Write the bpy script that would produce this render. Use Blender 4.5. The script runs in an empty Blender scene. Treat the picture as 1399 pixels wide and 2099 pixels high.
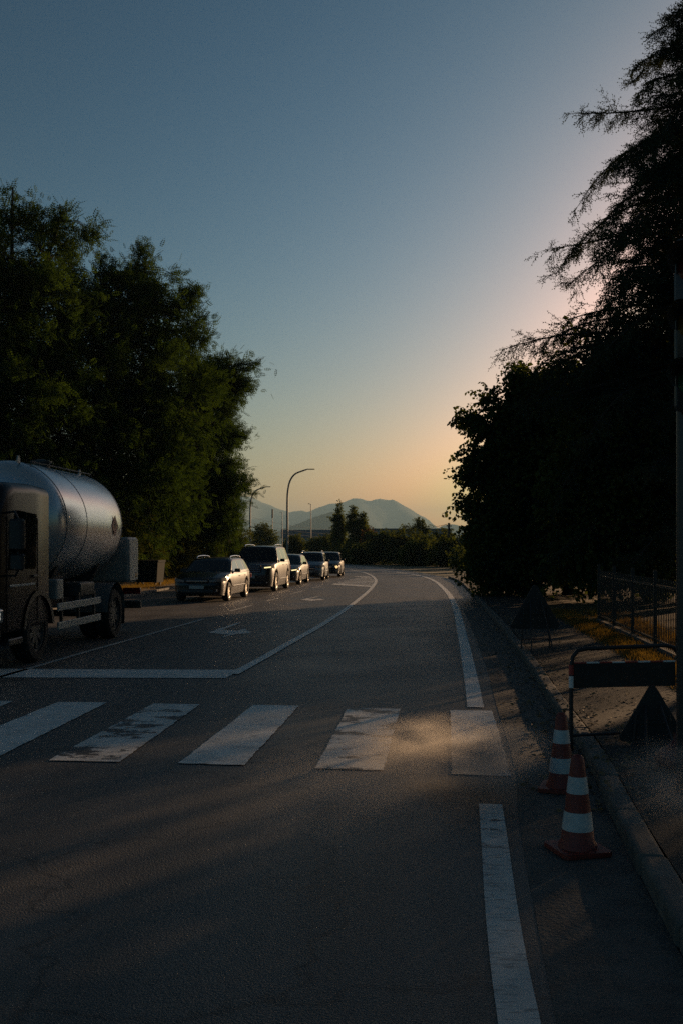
import bpy, bmesh, math, random
import numpy as np
from mathutils import Vector, Matrix

scene = bpy.context.scene
R = math.radians
random.seed(7)

# ------------------------------------------------------------------ camera
CAM_H, FPX, HOR = 1.85, 2040.0, 1120.0
cam_data = bpy.data.cameras.new("camera")
cam_data.sensor_fit = 'VERTICAL'
cam_data.sensor_height = 36.0
cam_data.lens = 36.0 * FPX / 2099.0
cam_data.shift_y = (HOR - 1049.5) / 2099.0
cam_data.clip_start = 0.1
cam_data.clip_end = 40000
cam = bpy.data.objects.new("camera", cam_data)
scene.collection.objects.link(cam)
cam.location = (0, 0, CAM_H)
cam.rotation_euler = (R(90), 0, 0)
scene.camera = cam

# ------------------------------------------------------------------ sky, sun, exposure
SUN_AZ, SUN_EL = 38.0, 9.0          # degrees right of the view direction, above the horizon
world = bpy.data.worlds.new("World")
scene.world = world
world.use_nodes = True
wn = world.node_tree.nodes
wl = world.node_tree.links
wn.clear()
w_out = wn.new('ShaderNodeOutputWorld')
w_bg = wn.new('ShaderNodeBackground')
w_sky = wn.new('ShaderNodeTexSky')
w_sky.sky_type = 'NISHITA'
w_sky.sun_disc = False
w_sky.sun_elevation = R(SUN_EL)
w_sky.sun_rotation = R(SUN_AZ)
w_sky.altitude = 100
w_sky.air_density = 1.0
w_sky.dust_density = 1.8
w_sky.ozone_density = 2.0
w_bg.inputs['Strength'].default_value = 0.07
SKY_POW, SKY_GAIN = (2.16,1.70,1.72), (3.7,1.80,1.74)   # film response of the sky, per channel
w_sep = wn.new('ShaderNodeSeparateColor')
w_com = wn.new('ShaderNodeCombineColor')
wl.new(w_sky.outputs[0], w_sep.inputs[0])
for k in range(3):
    w_m = wn.new('ShaderNodeMath'); w_m.operation = 'MULTIPLY'; w_m.inputs[1].default_value = 0.07
    w_p = wn.new('ShaderNodeMath'); w_p.operation = 'POWER'; w_p.inputs[1].default_value = SKY_POW[k]
    w_g = wn.new('ShaderNodeMath'); w_g.operation = 'MULTIPLY'; w_g.inputs[1].default_value = SKY_GAIN[k] / 0.07
    wl.new(w_sep.outputs[k], w_m.inputs[0]); wl.new(w_m.outputs[0], w_p.inputs[0]); wl.new(w_p.outputs[0], w_g.inputs[0])
    w_c = wn.new('ShaderNodeMath'); w_c.operation = 'SMOOTH_MIN'; w_c.inputs[1].default_value = (.95,.86,.74)[k] / 0.07; w_c.inputs[2].default_value = 0.25 / 0.07
    wl.new(w_g.outputs[0], w_c.inputs[0]); wl.new(w_c.outputs[0], w_com.inputs[k])
wl.new(w_com.outputs[0], w_bg.inputs['Color'])
wl.new(w_bg.outputs[0], w_out.inputs['Surface'])

sun_data = bpy.data.lights.new("sun", 'SUN')
sun_data.energy = 5.0
sun_data.angle = R(0.6)
sun_data.color = (1.0, 0.63, 0.34)
sun = bpy.data.objects.new("sun", sun_data)
scene.collection.objects.link(sun)
sd = Vector((math.sin(R(SUN_AZ)) * math.cos(R(SUN_EL)), math.cos(R(SUN_AZ)) * math.cos(R(SUN_EL)), math.sin(R(SUN_EL))))
sun.rotation_euler = (-sd).to_track_quat('-Z', 'Y').to_euler()
sun.location = (30, 50, 20)

vs = scene.view_settings
vs.view_transform = 'Standard'
vs.look = 'None'
vs.exposure = 0.45
vs.gamma = 1.0
vs.use_curve_mapping = False

cy = scene.cycles
cy.max_bounces = 5
cy.diffuse_bounces = 2
cy.glossy_bounces = 3
cy.transmission_bounces = 3
cy.volume_bounces = 0
cy.volume_step_rate = 3.0
cy.volume_max_steps = 96
cy.use_denoising = False
cy.use_adaptive_sampling = True
cy.adaptive_threshold = 0.008
cy.sample_clamp_indirect = 3.0

# ------------------------------------------------------------------ helpers
COL = scene.collection

def G(px, py, z=0.0):
    """point of the level z seen at photo pixel (px, py)"""
    y = FPX * (CAM_H - z) / (py - HOR)
    return Vector(((px - 699.5) / FPX * y, y, z))

def A(px, py, y):
    """point at depth y seen at photo pixel (px, py)"""
    return Vector(((px - 699.5) / FPX * y, y, CAM_H + (HOR - py) / FPX * y))

def mat(name, col, rough=0.6, metal=0.0, spec=0.5, var=0.0, scale=8.0, bump=0.0, bscale=60.0,
        col2=None, coat=0.0, emit=None, emit_s=0.0, detail=6.0, alpha=None, rvar=0.0, trans=0.0):
    m = bpy.data.materials.new(name)
    m.use_nodes = True
    nt = m.node_tree
    b = nt.nodes['Principled BSDF']
    b.inputs['Roughness'].default_value = rough
    b.inputs['Metallic'].default_value = metal
    b.inputs['Specular IOR Level'].default_value = spec
    b.inputs['Coat Weight'].default_value = coat
    b.inputs['Coat Roughness'].default_value = 0.06
    c = (*col, 1)
    b.inputs['Base Color'].default_value = c
    tc = nt.nodes.new('ShaderNodeTexCoord')
    if var > 0 or col2:
        n = nt.nodes.new('ShaderNodeTexNoise')
        n.inputs['Scale'].default_value = scale
        n.inputs['Detail'].default_value = detail
        n.inputs['Roughness'].default_value = 0.65
        nt.links.new(tc.outputs['Object'], n.inputs['Vector'])
        r = nt.nodes.new('ShaderNodeValToRGB')
        r.color_ramp.elements[0].position = 0.32
        r.color_ramp.elements[1].position = 0.68
        c2 = col2 if col2 else tuple(min(1, v * (1 + var)) for v in col)
        c1 = col if col2 else tuple(v * (1 - var) for v in col)
        r.color_ramp.elements[0].color = (*c1, 1)
        r.color_ramp.elements[1].color = (*c2, 1)
        nt.links.new(n.outputs['Fac'], r.inputs['Fac'])
        nt.links.new(r.outputs['Color'], b.inputs['Base Color'])
        if rvar > 0:
            mr = nt.nodes.new('ShaderNodeMapRange')
            mr.inputs['To Min'].default_value = max(0.02, rough - rvar)
            mr.inputs['To Max'].default_value = min(1, rough + rvar)
            nt.links.new(n.outputs['Fac'], mr.inputs['Value'])
            nt.links.new(mr.outputs['Result'], b.inputs['Roughness'])
    if bump > 0:
        n2 = nt.nodes.new('ShaderNodeTexNoise')
        n2.inputs['Scale'].default_value = bscale
        n2.inputs['Detail'].default_value = 4
        nt.links.new(tc.outputs['Object'], n2.inputs['Vector'])
        bp = nt.nodes.new('ShaderNodeBump')
        bp.inputs['Strength'].default_value = bump
        bp.inputs['Distance'].default_value = 0.01
        nt.links.new(n2.outputs['Fac'], bp.inputs['Height'])
        nt.links.new(bp.outputs['Normal'], b.inputs['Normal'])
    if emit:
        b.inputs['Emission Color'].default_value = (*emit, 1)
        b.inputs['Emission Strength'].default_value = emit_s
        m.cycles.emission_sampling = 'NONE'      # small lamps, seen but too weak to light the scene
    if trans > 0:
        b.inputs['Transmission Weight'].default_value = trans
    return m

def leaf_mat(name, c1, c2, trans=0.35, c3=None):
    """leaf with a little light coming through it"""
    m = bpy.data.materials.new(name)
    m.use_nodes = True
    nt = m.node_tree
    nt.nodes.clear()
    out = nt.nodes.new('ShaderNodeOutputMaterial')
    d = nt.nodes.new('ShaderNodeBsdfDiffuse')
    t = nt.nodes.new('ShaderNodeBsdfTranslucent')
    mx = nt.nodes.new('ShaderNodeMixShader')
    mx.inputs[0].default_value = trans
    tc = nt.nodes.new('ShaderNodeTexCoord')
    n = nt.nodes.new('ShaderNodeTexNoise')
    n.inputs['Scale'].default_value = 1.3
    n.inputs['Detail'].default_value = 8
    n.inputs['Roughness'].default_value = 0.75
    nt.links.new(tc.outputs['Object'], n.inputs['Vector'])
    r = nt.nodes.new('ShaderNodeValToRGB')
    r.color_ramp.elements[0].position = 0.35
    r.color_ramp.elements[1].position = 0.66
    r.color_ramp.elements[0].color = (*c1, 1)
    r.color_ramp.elements[1].color = (*c2, 1)
    nt.links.new(n.outputs['Fac'], r.inputs['Fac'])
    nt.links.new(r.outputs['Color'], d.inputs['Color'])
    hs = nt.nodes.new('ShaderNodeMix')
    hs.data_type = 'RGBA'
    hs.blend_type = 'MULTIPLY'
    hs.inputs[0].default_value = 1
    nt.links.new(r.outputs['Color'], hs.inputs[6])
    hs.inputs[7].default_value = (1.25, 1.2, 0.5, 1)
    nt.links.new(hs.outputs[2], t.inputs['Color'])
    nt.links.new(d.outputs[0], mx.inputs[1])
    nt.links.new(t.outputs[0], mx.inputs[2])
    nt.links.new(mx.outputs[0], out.inputs['Surface'])
    return m

class MB:
    """collects shapes that become ONE mesh object"""
    def __init__(self):
        self.v = []
        self.f = []
    def add(self, vs, fs, M=None):
        o = len(self.v)
        for p in vs:
            p = Vector(p)
            self.v.append(M @ p if M else p)
        for f in fs:
            self.f.append(tuple(i + o for i in f))
        return self
    def box(self, c, s, rz=0.0, taper=(1, 1), M=None):
        x, y, z = s[0] / 2, s[1] / 2, s[2] / 2
        tx, ty = taper
        vs = [(-x, -y, -z), (x, -y, -z), (x, y, -z), (-x, y, -z),
              (-x * tx, -y * ty, z), (x * tx, -y * ty, z), (x * tx, y * ty, z), (-x * tx, y * ty, z)]
        T = Matrix.Translation(c) @ Matrix.Rotation(rz, 4, 'Z')
        if M:
            T = M @ T
        return self.add(vs, [(3, 2, 1, 0), (4, 5, 6, 7), (0, 1, 5, 4), (1, 2, 6, 5), (2, 3, 7, 6), (3, 0, 4, 7)], T)
    def rbox(self, c, s, r=0.03, axis='z', M=None, seg=3):
        """box with rounded edges round one axis"""
        i = 'xyz'.index(axis)
        a, b = [k for k in range(3) if k != i]
        ha, hb, hi = s[a] / 2, s[b] / 2, s[i] / 2
        r = min(r, ha * .99, hb * .99)
        ring = []
        for q, (sa, sb) in enumerate(((1, 1), (-1, 1), (-1, -1), (1, -1))):
            for k in range(seg + 1):
                t = (q + k / seg) * math.pi / 2
                ring.append((sa * (ha - r) + r * math.cos(t), sb * (hb - r) + r * math.sin(t)))
        vs = []
        e = min(r * 0.5, hi * .4)
        for (w, ins) in ((-hi, e), (-hi + e, 0), (hi - e, 0), (hi, e)):
            for (pa, pb) in ring:
                p = [0, 0, 0]
                p[a] = pa * (1 - ins / ha)
                p[b] = pb * (1 - ins / hb)
                p[i] = w
                vs.append((p[0] + c[0], p[1] + c[1], p[2] + c[2]))
        n = len(ring)
        fs = [tuple(range(n - 1, -1, -1)), tuple(range(3 * n, 4 * n))]
        for l in range(3):
            for k in range(n):
                fs.append((l * n + k, l * n + (k + 1) % n, (l + 1) * n + (k + 1) % n, (l + 1) * n + k))
        return self.add(vs, fs, M)
    def tube(self, path, rad, n=8, cap=True, M=None):
        path = [Vector(p) for p in path]
        if not hasattr(rad, '__len__'):
            rad = [rad] * len(path)
        rings = []
        up = Vector((0, 0, 1))
        prev = None
        for i, p in enumerate(path):
            d = (path[min(i + 1, len(path) - 1)] - path[max(i - 1, 0)])
            if d.length < 1e-9:
                d = Vector((0, 0, 1))
            d.normalize()
            if prev is None:
                a = d.cross(up)
                if a.length < 0.05:
                    a = d.cross(Vector((1, 0, 0)))
            else:
                a = prev - d * prev.dot(d)
            a.normalize()
            prev = a
            b = d.cross(a)
            rings.append([p + (a * math.cos(2 * math.pi * k / n) + b * math.sin(2 * math.pi * k / n)) * rad[i] for k in range(n)])
        vs = [q for r_ in rings for q in r_]
        fs = []
        for i in range(len(path) - 1):
            for k in range(n):
                fs.append((i * n + k, i * n + (k + 1) % n, (i + 1) * n + (k + 1) % n, (i + 1) * n + k))
        if cap:
            fs.append(tuple(range(n - 1, -1, -1)))
            fs.append(tuple(range((len(path) - 1) * n, len(path) * n)))
        return self.add(vs, fs, M)
    def lathe(self, prof, n=24, axis='z', c=(0, 0, 0), M=None, a0=0.0, a1=2 * math.pi):
        """profile of (radius, height) turned round an axis"""
        full = abs(a1 - a0 - 2 * math.pi) < 1e-6
        m = n if full else n + 1
        vs = []
        for (r, h) in prof:
            for k in range(m):
                t = a0 + (a1 - a0) * k / n
                u, w = r * math.cos(t), r * math.sin(t)
                p = {'z': (u, w, h), 'y': (u, h, w), 'x': (h, u, w)}[axis]
                vs.append((p[0] + c[0], p[1] + c[1], p[2] + c[2]))
        fs = []
        for i in range(len(prof) - 1):
            for k in range(n):
                k2 = (k + 1) % m
                fs.append((i * m + k, i * m + k2, (i + 1) * m + k2, (i + 1) * m + k))
        return self.add(vs, fs, M)
    def prism(self, poly, d0, d1, axis='y', M=None):
        """flat outline pushed along an axis from d0 to d1"""
        n = len(poly)
        vs = []
        for d in (d0, d1):
            for (a, b) in poly:
                vs.append({'y': (a, d, b), 'x': (d, a, b), 'z': (a, b, d)}[axis])
        fs = [tuple(range(n - 1, -1, -1)), tuple(range(n, 2 * n))]
        for k in range(n):
            fs.append((k, (k + 1) % n, n + (k + 1) % n, n + k))
        return self.add(vs, fs, M)
    def grid(self, P, close=False, M=None):
        """rows of points"""
        r, c = len(P), len(P[0])
        vs = [p for row in P for p in row]
        fs = []
        for i in range(r - 1):
            for k in range(c if close else c - 1):
                fs.append((i * c + k, i * c + (k + 1) % c, (i + 1) * c + (k + 1) % c, (i + 1) * c + k))
        return self.add(vs, fs, M)
    def build(self, name, material, parent=None, smooth=None, fix=True):
        me = bpy.data.meshes.new(name)
        me.from_pydata([tuple(p) for p in self.v], [], self.f)
        if fix:
            bm = bmesh.new()
            bm.from_mesh(me)
            bmesh.ops.recalc_face_normals(bm, faces=bm.faces)
            bm.to_mesh(me)
            bm.free()
        if smooth is not None:
            for p in me.polygons:
                p.use_smooth = True
            me.set_sharp_from_angle(angle=R(smooth))
        me.materials.append(material)
        return link(name, me, parent)

def link(name, me, parent=None):
    o = bpy.data.objects.new(name, me)
    COL.objects.link(o)
    if parent is not None:
        o.parent = parent
    return o

def empty(name, loc=(0, 0, 0), rz=0.0):
    o = bpy.data.objects.new(name, None)
    o.empty_display_size = 0.3
    COL.objects.link(o)
    o.location = loc
    o.rotation_euler = (0, 0, rz)
    return o

def tag(o, label, cat, group=None):
    o['label'] = label
    o['category'] = cat
    if group:
        o['group'] = group
    return o

def struct(o):
    o['kind'] = 'structure'
    return o

def copy_tree(o, parent=None):
    c = o.copy()
    COL.objects.link(c)
    c.parent = parent
    for ch in list(o.children):
        copy_tree(ch, c)
    return c

def mesh_np(name, verts, faces, k):
    """fast mesh from numpy arrays, every face with k corners"""
    me = bpy.data.meshes.new(name)
    nv, nf = len(verts), len(faces)
    me.vertices.add(nv)
    me.vertices.foreach_set('co', np.ascontiguousarray(verts, dtype=np.float32).ravel())
    me.loops.add(nf * k)
    me.loops.foreach_set('vertex_index', np.ascontiguousarray(faces, dtype=np.int32).ravel())
    me.polygons.add(nf)
    me.polygons.foreach_set('loop_start', np.arange(0, nf * k, k, dtype=np.int32))
    me.update(calc_edges=True)
    return me

def cat_rom(pts, n=6):
    """smooth line through points"""
    P = [Vector(p) for p in pts]
    P = [P[0] * 2 - P[1]] + P + [P[-1] * 2 - P[-2]]
    out = []
    for i in range(1, len(P) - 2):
        for k in range(n):
            t = k / n
            a, b, c, d = P[i - 1], P[i], P[i + 1], P[i + 2]
            out.append(0.5 * ((2 * b) + (c - a) * t + (2 * a - 5 * b + 4 * c - d) * t * t + (3 * b - a - 3 * c + d) * t ** 3))
    out.append(P[-2])
    return out

def offset(line, d):
    """line shifted sideways (to the right of its direction) by d"""
    out = []
    for i, p in enumerate(line):
        t = line[min(i + 1, len(line) - 1)] - line[max(i - 1, 0)]
        t.z = 0
        t.normalize()
        out.append(p + Vector((t.y, -t.x, 0)) * d)
    return out

# ------------------------------------------------------------------ materials of the setting
def asphalt_mat():
    m = bpy.data.materials.new('asphalt')
    m.use_nodes = True
    nt = m.node_tree
    N, L = nt.nodes, nt.links
    b = N['Principled BSDF']
    tc = N.new('ShaderNodeTexCoord')
    big = N.new('ShaderNodeTexNoise'); big.inputs['Scale'].default_value = 0.55; big.inputs['Detail'].default_value = 7
    fine = N.new('ShaderNodeTexVoronoi'); fine.inputs['Scale'].default_value = 95
    fn = N.new('ShaderNodeTexNoise'); fn.inputs['Scale'].default_value = 130; fn.inputs['Detail'].default_value = 2
    for n in (big, fine, fn):
        L.new(tc.outputs['Object'], n.inputs['Vector'])
    r1 = N.new('ShaderNodeValToRGB')
    r1.color_ramp.elements[0].position = 0.3; r1.color_ramp.elements[0].color = (0.042, 0.040, 0.039, 1)
    r1.color_ramp.elements[1].position = 0.7; r1.color_ramp.elements[1].color = (0.074, 0.070, 0.066, 1)
    L.new(big.outputs['Fac'], r1.inputs['Fac'])
    r2 = N.new('ShaderNodeValToRGB')
    r2.color_ramp.elements[0].position = 0.35; r2.color_ramp.elements[0].color = (0.55, 0.55, 0.55, 1)
    r2.color_ramp.elements[1].position = 0.72; r2.color_ramp.elements[1].color = (2.6, 2.5, 2.4, 1)
    L.new(fn.outputs['Fac'], r2.inputs['Fac'])
    mx = N.new('ShaderNodeMix'); mx.data_type = 'RGBA'; mx.blend_type = 'MULTIPLY'; mx.inputs[0].default_value = 1
    L.new(r1.outputs[0], mx.inputs[6]); L.new(r2.outputs[0], mx.inputs[7])
    # hair cracks
    cr = N.new('ShaderNodeTexVoronoi'); cr.feature = 'DISTANCE_TO_EDGE'; cr.inputs['Scale'].default_value = 0.42
    wn_ = N.new('ShaderNodeTexNoise'); wn_.inputs['Scale'].default_value = 1.7; wn_.inputs['Detail'].default_value = 6
    L.new(tc.outputs['Object'], wn_.inputs['Vector'])
    wm = N.new('ShaderNodeMix'); wm.data_type = 'RGBA'; wm.blend_type = 'LINEAR_LIGHT'; wm.inputs[0].default_value = 0.5
    L.new(tc.outputs['Object'], wm.inputs[6]); L.new(wn_.outputs['Color'], wm.inputs[7])
    L.new(wm.outputs[2], cr.inputs['Vector'])
    cm = N.new('ShaderNodeMapRange'); cm.inputs['From Max'].default_value = 0.012; cm.inputs['To Min'].default_value = 0.45
    L.new(cr.outputs['Distance'], cm.inputs['Value'])
    mx2 = N.new('ShaderNodeMix'); mx2.data_type = 'RGBA'; mx2.blend_type = 'MULTIPLY'; mx2.inputs[0].default_value = 1
    L.new(mx.outputs[2], mx2.inputs[6]); L.new(cm.outputs[0], mx2.inputs[7])
    # tyre-polished tracks and drips stretched along the lanes
    st_m = N.new('ShaderNodeMapping'); st_m.inputs['Scale'].default_value = (1.5, 0.07, 1); st_m.inputs['Rotation'].default_value = (0, 0, R(6))
    st_n = N.new('ShaderNodeTexNoise'); st_n.inputs['Scale'].default_value = 1.0; st_n.inputs['Detail'].default_value = 5; st_n.inputs['Roughness'].default_value = 0.6
    L.new(tc.outputs['Object'], st_m.inputs['Vector']); L.new(st_m.outputs[0], st_n.inputs['Vector'])
    st_r = N.new('ShaderNodeMapRange'); st_r.inputs['From Min'].default_value = 0.3; st_r.inputs['From Max'].default_value = 0.7; st_r.inputs['To Min'].default_value = 0.62; st_r.inputs['To Max'].default_value = 1.25
    L.new(st_n.outputs['Fac'], st_r.inputs['Value'])
    sp_n = N.new('ShaderNodeTexNoise'); sp_n.inputs['Scale'].default_value = 2.3; sp_n.inputs['Detail'].default_value = 3
    L.new(tc.outputs['Object'], sp_n.inputs['Vector'])
    sp_r = N.new('ShaderNodeMapRange'); sp_r.inputs['From Min'].default_value = 0.66; sp_r.inputs['From Max'].default_value = 0.74; sp_r.inputs['To Min'].default_value = 1.0; sp_r.inputs['To Max'].default_value = 0.55
    L.new(sp_n.outputs['Fac'], sp_r.inputs['Value'])
    mm = N.new('ShaderNodeMath'); mm.operation = 'MULTIPLY'
    L.new(st_r.outputs[0], mm.inputs[0]); L.new(sp_r.outputs[0], mm.inputs[1])
    mx3 = N.new('ShaderNodeMix'); mx3.data_type = 'RGBA'; mx3.blend_type = 'MULTIPLY'; mx3.inputs[0].default_value = 1
    L.new(mx2.outputs[2], mx3.inputs[6]); L.new(mm.outputs[0], mx3.inputs[7])
    L.new(mx3.outputs[2], b.inputs['Base Color'])
    rr = N.new('ShaderNodeMapRange'); rr.inputs['To Min'].default_value = 0.42; rr.inputs['To Max'].default_value = 0.68
    L.new(big.outputs['Fac'], rr.inputs['Value']); L.new(rr.outputs[0], b.inputs['Roughness'])
    b.inputs['Specular IOR Level'].default_value = 0.4
    bp = N.new('ShaderNodeBump'); bp.inputs['Strength'].default_value = 0.55; bp.inputs['Distance'].default_value = 0.006
    L.new(fine.outputs['Distance'], bp.inputs['Height'])
    L.new(bp.outputs['Normal'], b.inputs['Normal'])
    return m

def paint_mat(name, wear=0.5, tone=0.70):
    """road paint, worn through to the asphalt in flakes and cross cracks"""
    m = bpy.data.materials.new(name)
    m.use_nodes = True
    nt = m.node_tree
    N, L = nt.nodes, nt.links
    b = N['Principled BSDF']
    tc = N.new('ShaderNodeTexCoord')
    mp = N.new('ShaderNodeMapping'); mp.inputs['Scale'].default_value = (1.0, 1.5, 1)
    L.new(tc.outputs['Object'], mp.inputs['Vector'])
    n = N.new('ShaderNodeTexNoise'); n.inputs['Scale'].default_value = 1.6; n.inputs['Detail'].default_value = 8; n.inputs['Roughness'].default_value = 0.72
    L.new(mp.outputs[0], n.inputs['Vector'])
    r = N.new('ShaderNodeValToRGB')
    p = 0.30 + 0.28 * wear
    r.color_ramp.elements[0].position = p; r.color_ramp.elements[0].color = (0, 0, 0, 1)
    r.color_ramp.elements[1].position = p + 0.035; r.color_ramp.elements[1].color = (1, 1, 1, 1)
    L.new(n.outputs['Fac'], r.inputs['Fac'])
    n2 = N.new('ShaderNodeTexNoise'); n2.inputs['Scale'].default_value = 26; n2.inputs['Detail'].default_value = 5
    mp2 = N.new('ShaderNodeMapping'); mp2.inputs['Scale'].default_value = (0.35, 1.6, 1)
    L.new(tc.outputs['Object'], mp2.inputs['Vector']); L.new(mp2.outputs[0], n2.inputs['Vector'])
    r2 = N.new('ShaderNodeValToRGB')
    r2.color_ramp.elements[0].position = 0.33; r2.color_ramp.elements[0].color = (0.35, 0.35, 0.36, 1)
    r2.color_ramp.elements[1].position = 0.46; r2.color_ramp.elements[1].color = (1, 1, 1, 1)
    L.new(n2.outputs['Fac'], r2.inputs['Fac'])
    n3 = N.new('ShaderNodeTexNoise'); n3.inputs['Scale'].default_value = 3.1; n3.inputs['Detail'].default_value = 5
    L.new(tc.outputs['Object'], n3.inputs['Vector'])
    r3 = N.new('ShaderNodeValToRGB')
    r3.color_ramp.elements[0].position = 0.3; r3.color_ramp.elements[0].color = (tone * .74, tone * .72, tone * .68, 1)
    r3.color_ramp.elements[1].position = 0.7; r3.color_ramp.elements[1].color = (tone, tone * .98, tone * .93, 1)
    L.new(n3.outputs['Fac'], r3.inputs['Fac'])
    mx = N.new('ShaderNodeMix'); mx.data_type = 'RGBA'; mx.blend_type = 'MULTIPLY'; mx.inputs[0].default_value = 0.8
    L.new(r3.outputs[0], mx.inputs[6]); L.new(r2.outputs[0], mx.inputs[7])
    my = N.new('ShaderNodeMix'); my.data_type = 'RGBA'
    L.new(r.outputs[0], my.inputs[0])
    my.inputs[6].default_value = (0.06, 0.06, 0.062, 1)
    L.new(mx.outputs[2], my.inputs[7])
    L.new(my.outputs[2], b.inputs['Base Color'])
    b.inputs['Roughness'].default_value = 0.55
    b.inputs['Specular IOR Level'].default_value = 0.3
    v = N.new('ShaderNodeTexVoronoi'); v.inputs['Scale'].default_value = 95
    L.new(tc.outputs['Object'], v.inputs['Vector'])
    bp = N.new('ShaderNodeBump'); bp.inputs['Strength'].default_value = 0.3; bp.inputs['Distance'].default_value = 0.004
    L.new(v.outputs['Distance'], bp.inputs['Height']); L.new(bp.outputs[0], b.inputs['Normal'])
    return m

M_asphalt = asphalt_mat()
M_paint = paint_mat('road_paint', 0.12, 0.74)
M_paint_worn = paint_mat('road_paint_worn', 0.50)
M_paint_thin = paint_mat('road_paint_faded', 0.24, 0.55)
M_ground = mat('dry_grass_ground', (0.045, 0.052, 0.02), 0.95, col2=(0.10, 0.085, 0.04), scale=0.6, bump=0.8, bscale=25)
M_verge = mat('leaf_litter', (0.05, 0.035, 0.02), 0.95, col2=(0.16, 0.11, 0.05), scale=9, bump=1.0, bscale=40, spec=0.2)
M_path = mat('gravel_path', (0.10, 0.075, 0.05), 0.95, col2=(0.17, 0.13, 0.09), scale=14, bump=0.8, bscale=70, spec=0.2)
M_pave = mat('pavement_asphalt', (0.030, 0.028, 0.026), 0.9, col2=(0.065, 0.058, 0.050), scale=5, bump=0.5, bscale=130, spec=0.3)
M_kerb = mat('concrete_kerb', (0.075, 0.072, 0.066), 0.9, col2=(0.16, 0.15, 0.135), scale=4, bump=0.4, bscale=80, spec=0.3)
M_gutter = mat('rough_gutter', (0.05, 0.047, 0.043), 0.8, col2=(0.10, 0.094, 0.085), scale=5, bump=1.0, bscale=38, spec=0.4)

# ------------------------------------------------------------------ ground, road, pavement
def sheet(name, pts, z, material, parent=None):
    me = bpy.data.meshes.new(name)
    me.from_pydata([(p[0], p[1], z) for p in pts], [], [tuple(range(len(pts)))])
    bm = bmesh.new(); bm.from_mesh(me)
    bmesh.ops.recalc_face_normals(bm, faces=bm.faces)
    if bm.faces[:] and bm.faces[:][0].normal.z < 0:
        bmesh.ops.reverse_faces(bm, faces=bm.faces)
    bmesh.ops.triangulate(bm, faces=bm.faces)
    bm.to_mesh(me); bm.free()
    me.materials.append(material)
    return link(name, me, parent)

def strip(name, la, lb, z, material, parent=None):
    """sheet between two lines"""
    n = len(la)
    me = bpy.data.meshes.new(name)
    vs = [(p.x, p.y, z) for p in la] + [(p.x, p.y, z) for p in lb]
    me.from_pydata(vs, [], [(i, n + i, n + i + 1, i + 1) for i in range(n - 1)])
    bm = bmesh.new(); bm.from_mesh(me)
    bmesh.ops.recalc_face_normals(bm, faces=bm.faces)
    if sum(f.normal.z for f in bm.faces) < 0:
        bmesh.ops.reverse_faces(bm, faces=bm.faces)
    bm.to_mesh(me); bm.free()
    me.materials.append(material)
    return link(name, me, parent)

V2 = lambda x, y: Vector((x, y, 0))
KERB = cat_rom([V2(0.2, -9), V2(0.75, -3), V2(1.2, 1.6), V2(1.71, 5.9), V2(2.10, 8.58), V2(2.40, 11.4), V2(2.95, 16.4), V2(3.97, 27),
                V2(5.07, 39.7), V2(6.0, 52), V2(6.0, 63), V2(4.9, 76), V2(2.4, 94), V2(-2.5, 112), V2(-13, 138), V2(-28, 165), V2(-50, 195)], 6)
LEFT = cat_rom([V2(-11, -9), V2(-10.4, -3), V2(-9.9, 1.6), V2(-9.6, 5.9), V2(-9.4, 8.58), V2(-9.2, 11.4), V2(-8.8, 16.4), V2(-8.3, 27),
                V2(-7.6, 39.7), V2(-6.9, 52), V2(-7.2, 63), V2(-9.0, 76), V2(-13.5, 94), V2(-20.5, 112), V2(-33, 138), V2(-50, 165), V2(-72, 195)], 6)

gm = bpy.data.meshes.new('ground')
gm.from_pydata([(-9000, -200, -0.03), (9000, -200, -0.03), (9000, 12000, -0.03), (-9000, 12000, -0.03)], [], [(0, 1, 2, 3)])
gm.materials.append(M_ground)
ground = struct(link('ground', gm))
road = struct(strip('road', LEFT, KERB, 0.0, M_asphalt))

# gutter strip of rough patched asphalt along the right kerb
near = [p for p in KERB if -4 < p.y < 30]
gutter = strip('gutter', offset(near, -0.62), offset(near, -0.005), 0.004, M_gutter, road)

# painted markings
rj = random.Random(77)
def ragged(pts, step=0.07, j=0.007):
    """outline with the small unevenness of hand-laid paint"""
    out = []
    for a, b in zip(pts, pts[1:] + pts[:1]):
        n = max(1, int((b - a).length / step))
        for k in range(n):
            p = a.lerp(b, k / n)
            out.append(p + Vector((rj.uniform(-j, j), rj.uniform(-j, j), 0)))
    return out

def mark(name, pix, material=None, z=0.008):
    P = [G(*p) for p in pix]
    if min(p.y for p in P) < 14:
        P = ragged(P)
    return sheet(name, P, z, material or M_paint, road)

def line_mark(name, pts, width, material=None, z=0.008, n=8, pix=True):
    c = cat_rom([G(*p) for p in pts] if pix else pts, n)
    return strip(name, offset(c, -width / 2), offset(c, width / 2), z, material or M_paint, road)

mark('crosswalk_stripe', [(922, 1457), (1008, 1458), (1047, 1593), (925, 1588)])
mark('crosswalk_stripe', [(712, 1452), (820, 1454), (785, 1580), (645, 1577)], M_paint_worn)
mark('crosswalk_stripe', [(520, 1446), (613, 1448), (500, 1570), (366, 1566)])
mark('crosswalk_stripe', [(315, 1443), (411, 1445), (245, 1563), (100, 1560)], M_paint_worn)
mark('crosswalk_stripe', [(120, 1440), (220, 1441), (-10, 1556), (-160, 1553)])
mark('crosswalk_stripe', [(-72, 1437), (28, 1438), (-255, 1549), (-400, 1546)])
mark('crosswalk_stripe', [(-265, 1434), (-165, 1435), (-500, 1543), (-650, 1540)])
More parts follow.
